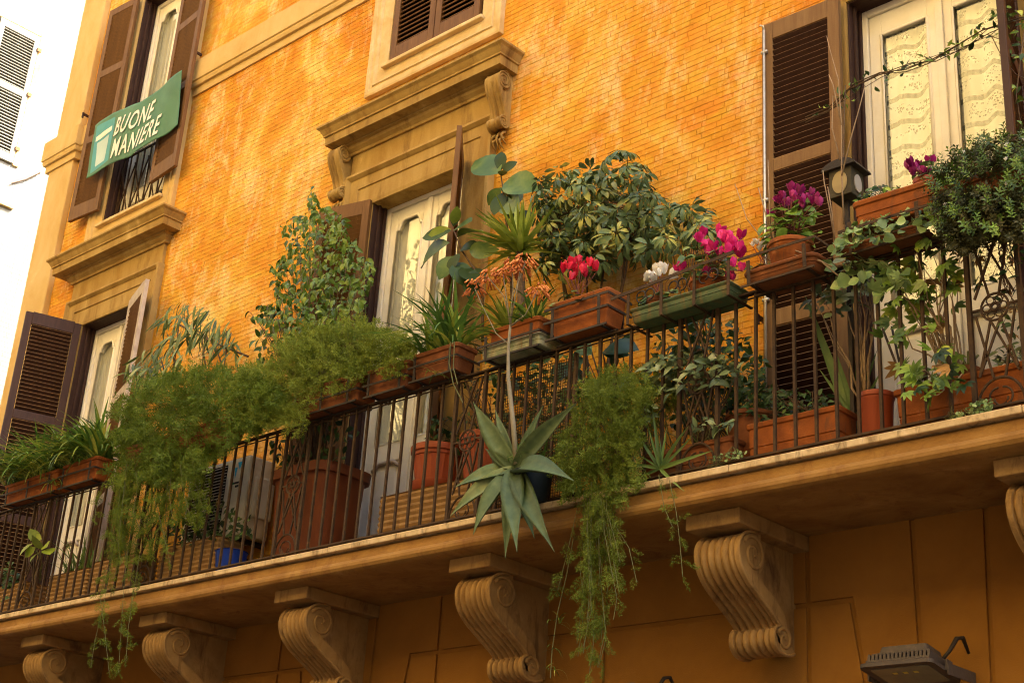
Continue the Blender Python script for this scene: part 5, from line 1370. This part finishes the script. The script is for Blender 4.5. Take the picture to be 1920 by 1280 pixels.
# thin aloe tufts
AL = leafset('aloe_leaf', strap(.035), LM['aloe'], 3, 6, (-.4,.5), (.4,.7))
t = thing('aloe', 'thin spiky aloe poking through the rail right of the trailing fern', 'aloe', tuple(P(1240,885,-.82)))
for tx, ty in ((1330,845),(1305,815),(1215,800),(1225,770),(1190,810),(1180,900),(1275,915),(1250,800),(1160,865),(1240,820),(1195,850),(1290,790)):
    p0 = Vector(P(1238,878,-.80)); p1 = Vector(P(tx,ty,-.86+rng.uniform(-.1,.1))); d = p1-p0; piece('leaf', AL[rng.integers(3)], frame_mat(p0, d, (Vector(CAM)-p0)+rv(2), d.length*1.0, d.length, d.length), t)
t = thing('grass_tuft', 'tuft of thin grassy leaves at the heart of the agave', 'plant', tuple(P(1010,860,-.92)))
straps(t, P(1000,870,-.92), 30, (.12,.26), .10, .1, (.2,1.3)); straps(t, P(940,890,-.98), 6, (.12,.2), .05, .1, (.2,.8))
t = thing('leggy_succulent', 'leggy stem with small leaf tufts hanging in front of the lower scroll', 'plant', tuple(P(1062,1080,-.9)))
q_ = MB(); q_.tube(px_path([(1075,1010),(1062,1080),(1045,1150),(1035,1220),(1032,1270)], -.92), .003, 5); part('stem', q_, MAT['stem'], t)
for a, b in ((1042,1165),(1036,1215),(1033,1255),(1058,1120)): straps(t, P(a,b,-.92), 7, (.06,.13), .01, .1, (-.4,1.0))

# ---------------------------------------------------------------- cyclamens
def cyc_flower(mat):
    vv = []; ff = []
    for k in range(5):
        v, f = leaf_geo(oval(.30,.6), 4, -.5, .3, wav=.03)
        Mx = Matrix.Rotation(2*math.pi*k/5+rng.normal(0,.15),4,'Z') @ Matrix.Translation((0,.08,0)) @ Matrix.Rotation(R(62)+rng.normal(0,.22),4,'X') @ Matrix.Scale(rng.uniform(.85,1.1),4)
        o = len(vv); vv += [tuple(Mx @ Vector(p)) for p in v]; ff += [tuple(i+o for i in q) for q in f]
    return new_mesh(vv, ff, mat, True, 'flower')
def heart(t): return .48*max(0,math.sin(math.pi*t**.6))**.55+.02
HM = leafset('leaf', heart, LM['cyc'], 3, 5, (.2,.8), (.05,.3)); HL = leafset('leaf', heart, LM['cyc_l'], 3, 5, (.2,.8), (.05,.3))
def cyclamen(label, base, fpx, y, mat, nleaf, lw, leafm=HM, fs=(.045,.062), lz=.05, extra=0):
    t = thing('cyclamen', label, 'flower', tuple(base)); b = Vector(base); q_ = MB()
    fm = [cyc_flower(mat) for _ in range(3)]
    for i, (a, c) in enumerate(fpx):
        p = Vector(P(a, c, y+rng.uniform(-.06,.06))); s = rng.uniform(*fs)
        Mx = (UP+rv(.28)).normalized().to_track_quat('Z','Y').to_matrix().to_4x4(); piece('flower', fm[i%3], Matrix.Translation(p) @ Mx @ Matrix.Rotation(rng.uniform(0,6),4,'Z') @ Matrix.Scale(s,4), t)
        q_.tube([b+rv(.02), b.lerp(p,.6)+Vector((0,-.01,.02)), p], .0022, 4)
    part('flower_stems', q_, M('cyclamen_stem', (.22,.07,.06), (.16,.05,.04), 9, .6, 0) if 'cyclamen_stem' not in bpy.data.materials else bpy.data.materials['cyclamen_stem'], t, kind='stuff')
    for i in range(nleaf):
        a = rng.uniform(0,6.28); rr_ = rng.uniform(.15,1)*lw; e = Vector((math.cos(a)*rr_*1.1, math.sin(a)*rr_*.75, lz*rng.uniform(-.3,1.4))); s = rng.uniform(.055,.085)
        d = Vector((math.cos(a),math.sin(a)*.8-.15,-.25))+rv(.25); piece('leaf', leafm[i%3], frame_mat(b+e, d, UP*.8+Vector((.1,-.6,0))+rv(.2), s, s, s), t)
    return t
cyclamen('red cyclamens in the bright terracotta planter', Vector((-5.88,-.80,ZB+.25)), [(1055,512),(1065,505),(1078,515),(1085,492),(1088,505),(1098,520),(1112,505),(1120,508),(1070,525),(1092,512),(1075,500),(1105,500)], -.82, LM['red'], 40, .16, fs=(.065,.088), lz=.08)
cyclamen('white cyclamens in the small pot at the left of the green tray', Vector((-5.20,-.80,5.56)), [(1208,528),(1218,522),(1228,512),(1237,518),(1246,514),(1242,505),(1255,522),(1232,528),(1222,532)], -.82, LM['white'], 34, .13, fs=(.055,.072), lz=.02)
cyclamen('magenta cyclamens in the pot at the right of the green tray', Vector((-4.84,-.79,5.62)), [(1312,455),(1320,445),(1330,460),(1345,440),(1352,448),(1338,470),(1360,462),(1370,452),(1378,462),(1388,450),(1385,470),(1366,478),(1350,480),(1328,478),(1378,500),(1392,508),(1268,512),(1278,508),(1322,518),(1375,525),(1390,485),(1355,455)], -.82, LM['magenta'], 60, .17, fs=(.062,.085), lz=.16)
cyclamen('dark purple cyclamens in the round pot on the brown tray', Vector((-4.245,-.80,5.68)), [(1462,382),(1470,372),(1478,385),(1486,370),(1494,378),(1500,366),(1508,380),(1516,374),(1524,384),(1530,376),(1538,386),(1484,362),(1496,362),(1520,366),(1444,408),(1470,388),(1505,390)], -.82, LM['purple'], 110, .15, HL, fs=(.052,.070), lz=.17)
cyclamen('purple cyclamens in the small red pot on the raised planter', Vector((-3.40,-.74,5.85)), [(1702,318),(1710,312),(1718,322),(1724,314),(1732,324),(1745,312),(1712,330),(1728,330),(1738,330)], -.76, LM['purple'], 10, .06, HM, fs=(.052,.068))
cyclamen('small white flowers beside the purple cyclamen pot', Vector((-4.46,-.76,5.58)), [(1412,462),(1420,458),(1428,464),(1436,460),(1444,464),(1425,470),(1438,470)], -.78, LM['white'], 16, .08, HM, fs=(.035,.045), lz=.01)

# ---------------------------------------------------------------- shrubs on the balcony floor and climbers
NM = leafset('leaf', lance(.20), LM['nandina'], 3, 4, (.3,.9), (.2,.5)); DM = leafset('leaf', lance(.24), LM['dark'], 3, 4, (.3,.9), (.2,.5))
spread = lambda p: Vector((rng.normal(0,.7), -.35+rng.normal(0,.4), -.25+rng.normal(0,.35)))
nb = (-4.95,-.66,ZFL+.2)
leafy('nandina', 'pale-leaved nandina shrub pushing through the rail right of the trailing fern', 'shrub', nb, fill([(1205,690),(1240,665),(1300,660),(1350,665),(1385,680),(1395,705),(1350,720),(1300,735),(1260,740),(1215,720)], 285, -.86, -.55), NM, (.06,.105), spread, outup, stem_mat=MAT['bark'], stem_n=24, stem_r=.006)
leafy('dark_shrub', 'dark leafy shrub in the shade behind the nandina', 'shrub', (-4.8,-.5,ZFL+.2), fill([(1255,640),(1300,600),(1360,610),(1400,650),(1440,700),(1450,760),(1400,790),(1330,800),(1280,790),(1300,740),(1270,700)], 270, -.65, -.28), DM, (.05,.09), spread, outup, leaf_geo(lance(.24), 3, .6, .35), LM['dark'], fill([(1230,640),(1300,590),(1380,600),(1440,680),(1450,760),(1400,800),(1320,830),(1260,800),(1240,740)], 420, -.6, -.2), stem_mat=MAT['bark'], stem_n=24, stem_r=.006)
leafy('nandina', 'low nandina sprig in front of the stained planter', 'shrub', (-4.95,-.74,ZFL+.15), fill([(1285,790),(1320,780),(1380,785),(1375,800),(1300,810)], 26, -.84, -.74)+fill([(1210,775),(1240,755),(1240,790),(1220,795)], 10, -.84, -.74), NM, (.06,.095), spread, outup, stem_mat=MAT['stem'], stem_n=8, stem_r=.004)
leafy('rose_bush', 'small-leaved dark rose bush behind the long orange planter', 'shrub', (-4.2,-.62,ZFL+.25), fill([(1395,730),(1440,720),(1500,735),(1560,740),(1560,775),(1480,790),(1420,800),(1390,770)], 190, -.70, -.45), DM, (.035,.06), spread, outup, stem_mat=MAT['bark'], stem_n=20, stem_r=.004)
leafy('bay_shrub', 'glossy dark shrub in the corner right of the slatted shutter', 'shrub', (-3.95,-.5,ZFL+.3), fill([(1500,560),(1545,540),(1580,480),(1625,480),(1660,510),(1640,560),(1600,590),(1550,590)], 110, -.7, -.35), leafset('leaf', oval(.22,.5), LM['nandina'], 3, 4, (.2,.8), (.1,.4)), (.07,.12), spread, outup, stem_mat=MAT['twig'], stem_n=14, stem_r=.008)
t = thing('sansevieria', 'upright sword leaves standing by the right door frame', 'plant', (-4.0,-.45,ZFL+.2))
SV = leafset('leaf', strap(.045), LM['aloe'], 3, 6, (-.2,.3), (.3,.5))
for (a, b, c, d) in ((1590,770,1512,560),(1600,770,1560,640),(1605,770,1645,655),(1612,775,1600,640),(1596,775,1535,690),(1610,775,1655,690)):
    p0, p1 = Vector(P(a,b,-.45)), Vector(P(c,d,-.5)); dd = p1-p0; piece('leaf', SV[rng.integers(3)], frame_mat(p0, dd, Vector(CAM)-p0, dd.length*.8, dd.length, dd.length), t)
# woody trunk of the climber by the right door
t = thing('climbing_rose', 'leggy climber whose twigs cross the glass of the right door', 'climber', (-3.86,-.50,ZFL+.2))
q_ = MB()
q_.tube(px_path([(1608,770),(1610,700),(1600,620),(1595,560),(1600,500)], -.5), [.016,.014,.012,.01,.008], 6)
q_.tube(px_path([(1600,500),(1590,420),(1580,330),(1585,160)], -.52), [.008,.006,.005,.003], 5)
main_ = px_path([(1510,225),(1560,200),(1600,165),(1650,140),(1700,130),(1750,115),(1800,85),(1850,60),(1905,35),(1960,20)], [-.45]*10)
for k in range(5):
    q_.tube([p+rv(.018) for p in main_], [.002+.0005*k]*10, 5)
q_.tube(px_path([(1850,65),(1890,80),(1925,90)], -.45), .003, 5); q_.tube(px_path([(1860,70),(1880,110),(1905,140),(1925,150)], -.45), .003, 5); q_.tube(px_path([(1920,60),(1905,180),(1925,300)], -.5), .004, 5)
part('twigs', q_, MAT['bark'], t, smooth=True)
RM_ = leafset('leaf', lance(.24), LM['fig'], 3, 4, (.2,.7), (.2,.5)); RMD = leafset('leaf', lance(.24), LM['dark'], 3, 4, (.2,.7), (.2,.5))
for i in range(85):
    k = rng.uniform(.2,8.9); a = main_[int(k)].lerp(main_[int(k)+1], k-int(k))+rv(.028); s = rng.uniform(.035,.07); piece('leaf', (RM_ if rng.uniform()<.45 else RMD)[i%3], frame_mat(a, rv(1)+Vector((0,-.2,.25)), outup(a), s, s, s), t)
for i, p in enumerate(fill([(1850,20),(1920,10),(1920,140),(1880,120),(1895,80)], 40, -.55,-.4)+fill([(1895,150),(1920,160),(1920,240),(1890,215)], 16, -.55,-.4)):
    s = rng.uniform(.035,.065); piece('leaf', (RM_+RMD)[i%6], frame_mat(p, rv(1), outup(p), s, s, s), t)
# bare twigs
t = thing('bare_shrub', 'bare pale twigs in front of the slatted shutter', 'plant', (-4.05,-.72,5.45))
q_ = MB()
for pth in ([(1582,420),(1578,330),(1578,240),(1572,150),(1555,90),(1550,68)], [(1578,235),(1562,160),(1554,140)], [(1578,330),(1595,260),(1612,200),(1622,160)], [(1575,300),(1560,240),(1562,180)], [(1565,450),(1555,390),(1545,340),(1543,320)], [(1565,455),(1560,400),(1552,350)]): q_.tube(px_path(pth, -.70), [.0055*(1-.7*i/len(pth)) for i in range(len(pth))], 5)
part('twigs', q_, MAT['twig'], t, smooth=True)
t = thing('bare_shrub', 'bare drooping twigs left of the purple cyclamen pot', 'plant', (-4.30,-.85,5.44))
q_ = MB()
for pth in ([(1560,500),(1520,480),(1470,462),(1430,448),(1400,410),(1378,345)], [(1450,455),(1435,400),(1422,352)], [(1575,520),(1540,490),(1490,478),(1450,470)], [(1445,440),(1442,370),(1440,300)]): q_.tube(px_path(pth, -.88), [.005*(1-.6*i/len(pth)) for i in range(len(pth))], 5)
part('twigs', q_, MAT['twig'], t, smooth=True)
# trailing ivy geranium under the raised planter
def round_lobed(t): return .5*max(0,math.sin(math.pi*t**.7))**.5+.03
GL = leafset('leaf', round_lobed, LM['geran'], 3, 5, (.2,.7), (.0,.25), wav=.05)
leafy('ivy_geranium', 'pale green trailing ivy geranium below the raised orange planter', 'plant', (-3.6,-.86,5.46), fill([(1560,470),(1590,430),(1640,405),(1700,395),(1740,400),(1745,425),(1690,440),(1640,455),(1610,475),(1580,480)], 150, -.98, -.80), GL, (.035,.062), lambda p: Vector((rng.normal(0,.7),-.5,-.3+rng.normal(0,.4))), outup, stem_mat=MAT['stem'], stem_n=26, stem_r=.003)
# lobed leaves (five-fingered)
def lobed_mesh(mat):
    vv = []; ff = []
    for k, a in enumerate((-1.15,-.6,0,.6,1.15)):
        v, f = leaf_geo(lambda t: .17*max(0,math.sin(math.pi*t**.65))**.8+.03*(1-t), 4, .4, .3); s = (1-.28*abs(a))
        Mx = Matrix.Rotation(a,4,'Z') @ Matrix.Scale(s,4); o = len(vv); vv += [tuple(Mx @ Vector(p)) for p in v]; ff += [tuple(i+o for i in q) for q in f]
    return new_mesh(vv, ff, mat, True, 'leaf')
LB = [lobed_mesh(LM['fig']) for _ in range(3)]; LBd = [lobed_mesh(LM['geran'])]; LBy = [lobed_mesh(LM['dry'])]; LBD = [lobed_mesh(LM['dark']) for _ in range(2)]
fpts = fill([(1655,690),(1700,680),(1760,640),(1800,660),(1810,700),(1780,740),(1740,760),(1690,730)], 34, -.88,-.62)+fill([(1640,500),(1700,440),(1760,450),(1800,520),(1790,600),(1740,640),(1680,640),(1650,580)], 70, -.90,-.60)
fpts += [Vector(P(a,b,-.88)) for a,b in ((1655,625),(1700,735),(1715,700),(1810,720),(1760,660),(1780,690),(1680,560),(1720,610),(1735,745),(1770,725))]
leafy('vine', 'leggy vine with lobed leaves threading the rail at the right', 'vine', (-3.35,-.62,ZFL+.28), fpts, LB+LBd+LB+LBD+LBy, (.07,.115), lambda p: Vector((rng.normal(0,.8),-.35,-.35+rng.normal(0,.5))), outup, stem_mat=MAT['twig'], stem_n=34, stem_r=.008)
fp2 = fill([(1760,470),(1830,460),(1920,440),(1920,640),(1890,660),(1870,560),(1800,520)], 60, -.84,-.6)
leafy('vine', 'tangled dark vine below the dense succulent bush', 'vine', (-3.0,-.7,5.4), fp2, DM+[LBy[0]]+DM, (.04,.075), spread, outup, stem_mat=MAT['bark'], stem_n=26, stem_r=.004)
leafy('ivy_geranium', 'ivy leaves over the corner of the brown tray and the bay shrub', 'plant', (-3.85,-.84,5.45), fill([(1560,500),(1600,470),(1660,480),(1700,520),(1660,560),(1600,560)], 46, -.92, -.74), [LBd[0], GL[0], GL[1]], (.055,.10), spread, outup, stem_mat=MAT['stem'], stem_n=12, stem_r=.003)
# dense succulent bush: bright tips over a dark woody inside
def tip_mesh(mat):
    vv = []; ff = []
    for k in range(16):
        v, f = leaf_geo(oval(.20,.5), 2, .6, .3); h = .1+.8*k/16; a = k*2.4; s = .42*(1-.35*h)
        Mx = Matrix.Translation((0,0,h)) @ Matrix.Rotation(a,4,'Z') @ Matrix.Rotation(R(18+30*h),4,'X') @ Matrix.Scale(s,4); o = len(vv); vv += [tuple(Mx @ Vector(p)) for p in v]; ff += [tuple(i+o for i in q) for q in f]
    return vv, ff
TM = [new_mesh(*tip_mesh(None), LM['succ'], True, 'shoot') for _ in range(2)]; TG = tip_mesh(None)
BP_ = [(1745,345),(1765,310),(1800,290),(1850,270),(1900,255),(1960,250),(1960,430),(1900,440),(1850,445),(1810,470),(1780,460),(1760,430),(1750,390)]
t = thing('succulent_bush', 'dense dark-green succulent bush spilling over the rail at the right edge', 'shrub', (-3.0,-.80,ZB+.2))
bc_ = Vector((-2.95,-.72,5.55))
for i, p in enumerate(fill(BP_, 298, -1.09, -.66, lambda a, b: 1.0 if b < 400 else .7)):
    d = ((p-bc_)*1.3+Vector((0,-.25,.45))+rv(.25)).normalized(); s = rng.uniform(.065,.105); piece('shoot', TM[i%2], Matrix.Translation(p) @ d.to_track_quat('Z','Y').to_matrix().to_4x4() @ Matrix.Rotation(rng.uniform(0,6),4,'Z') @ Matrix.Scale(s,4), t)
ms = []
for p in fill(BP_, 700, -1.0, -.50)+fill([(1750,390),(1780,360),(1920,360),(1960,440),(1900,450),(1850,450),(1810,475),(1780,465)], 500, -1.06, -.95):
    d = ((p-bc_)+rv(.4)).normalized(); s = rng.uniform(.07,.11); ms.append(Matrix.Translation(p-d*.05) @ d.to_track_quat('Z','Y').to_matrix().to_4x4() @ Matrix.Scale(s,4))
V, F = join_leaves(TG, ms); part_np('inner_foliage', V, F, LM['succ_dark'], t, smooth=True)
q_ = MB(); stems(q_, bc_, fill(BP_, 60, -.95,-.62), .006, .003, 0, 4, .02); part('branches', q_, MAT['bark'], t, kind='stuff')
WF = [cyc_flower(LM['white'])]
for p in fill(BP_, 14, -1.04, -1.0): piece('flower', WF[0], Matrix.Translation(p) @ Matrix.Scale(.022,4), t)
leafy('rose_bush', 'small rose bush with thin leaves in the raised orange planter', 'shrub', (-3.62,-.78,5.74), fill([(1605,370),(1640,345),(1690,350),(1700,365),(1650,385),(1610,400)], 110, -.84,-.66), RM_[:2]+RMD, (.03,.055), spread, outup, stem_mat=MAT['bark'], stem_n=24, stem_r=.003)
# floor plants at the left, seen through the rail
leafy('lime_plant', 'lime yellow leaves poking through the rail at the far left', 'plant', (-12.45,-.70,ZFL+.3), [Vector(P(a,b,-.86)) for a,b in ((70,1015),(78,1010),(85,1020),(66,1025),(80,1030),(74,1035),(90,1028),(62,1018))], leafset('leaf', oval(.36,.45), LM['lime'], 2, 4, (.2,.6), (.1,.3)), (.13,.18), lambda p: Vector((rng.normal(0,.6),-.3,-.2+rng.normal(0,.4))), outup, stem_mat=MAT['stem'], stem_n=6, stem_r=.004)
t = thing('leafy_floor_plant', 'dark strap-leaved plant in the far left ribbed planter', 'plant', (-11.95,-.58,ZFL+.32)); 
for i in range(60):
    a = rng.uniform(0,6.28); e = rng.uniform(.5,1.4); s = rng.uniform(.25,.45); d = Vector((math.cos(a)*math.cos(e),math.sin(a)*math.cos(e),math.sin(e))); piece('leaf', AL[i%3], frame_mat((-11.95+rng.uniform(-.28,.28),-.58,ZFL+.32), d, UP, s*.8, s, s), t)
leafy('ground_ivy', 'dark leafy clump in front of the air conditioner', 'plant', (-10.2,-.58,ZFL+.34), fill([(300,1005),(340,960),(390,930),(440,950),(470,975),(470,1005),(420,1015),(330,1040)], 250, -.72, -.48), DM, (.05,.09), spread, outup, stem_mat=MAT['stem'], stem_n=16, stem_r=.004)
leafy('leafy_floor_plant', 'small dark plant in the fluted red pot', 'plant', (-7.43,-.5,ZFL+.70), fill([(800,790),(850,780),(870,830),(850,850),(815,850)], 40, -.62,-.42), DM, (.06,.10), spread, outup, stem_mat=MAT['bark'], stem_n=12, stem_r=.004)
leafy('leafy_floor_plant', 'twiggy dark plant behind the rosette panel near the agave', 'plant', (-6.9,-.48,ZFL+.70), fill([(865,700),(905,690),(915,800),(880,830),(860,780)], 60, -.62,-.35), DM, (.03,.06), spread, outup, stem_mat=MAT['bark'], stem_n=30, stem_r=.004)
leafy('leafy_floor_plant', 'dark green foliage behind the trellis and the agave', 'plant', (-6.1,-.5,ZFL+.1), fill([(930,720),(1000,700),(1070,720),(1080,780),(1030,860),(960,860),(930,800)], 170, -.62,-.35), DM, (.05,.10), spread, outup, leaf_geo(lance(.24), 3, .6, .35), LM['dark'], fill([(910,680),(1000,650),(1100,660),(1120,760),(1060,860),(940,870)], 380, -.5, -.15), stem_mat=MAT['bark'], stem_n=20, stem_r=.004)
leafy('leafy_floor_plant', 'dark foliage low behind the rail at the extreme left', 'plant', (-13.1,-.56,ZFL+.34), fill([(0,1060),(30,1050),(40,1100),(10,1130),(0,1130)], 60, -.7,-.45), DM, (.07,.12), spread, outup, stem_mat=MAT['bark'], stem_n=10, stem_r=.004)
leafy('leafy_floor_plant', 'green grassy clump in the long right planter', 'plant', (-3.0,-.62,ZFL+.28), fill([(1860,660),(1920,630),(1920,690),(1880,690)], 60, -.7,-.5), NM, (.04,.07), spread, outup, stem_mat=MAT['bark'], stem_n=14, stem_r=.003)
t = thing('cactus', 'small spiky cactus in the little brown pot', 'cactus', (-3.30,-.58,ZFL+.36))
for tx, ty in ((1795,660),(1805,665),(1815,658),(1825,662),(1835,665),(1790,672)):
    p0 = Vector((-3.30,-.58,ZFL+.36)); p1 = Vector(P(tx,ty,-.58)); q_ = MB(); q_.tube([p0,p0.lerp(p1,.5)+rv(.01),p1], [.012,.011,.006], 6); part('arm', q_, MAT['stem'], t, smooth=True)
for lb, poly, n in (('small bright weed growing on the slab edge at the right', [(1808,772),(1830,752),(1860,750),(1868,765),(1840,775)], 70), ('tiny weed on the slab edge left of the bright weed', [(1775,785),(1800,772),(1812,775),(1800,785)], 30), ('low weed along the rail foot below the nandina', [(1330,862),(1370,845),(1400,845),(1380,862)], 40)):
    bpt = P(poly[0][0], poly[0][1]+2, -.83); bpt[2] = 4.357
    leafy('weed', lb, 'weed', tuple(bpt), fill(poly, n, -.86,-.80), GL, (.014,.026), spread, outup, stem_mat=MAT['stem'], stem_n=10, stem_r=.0015)
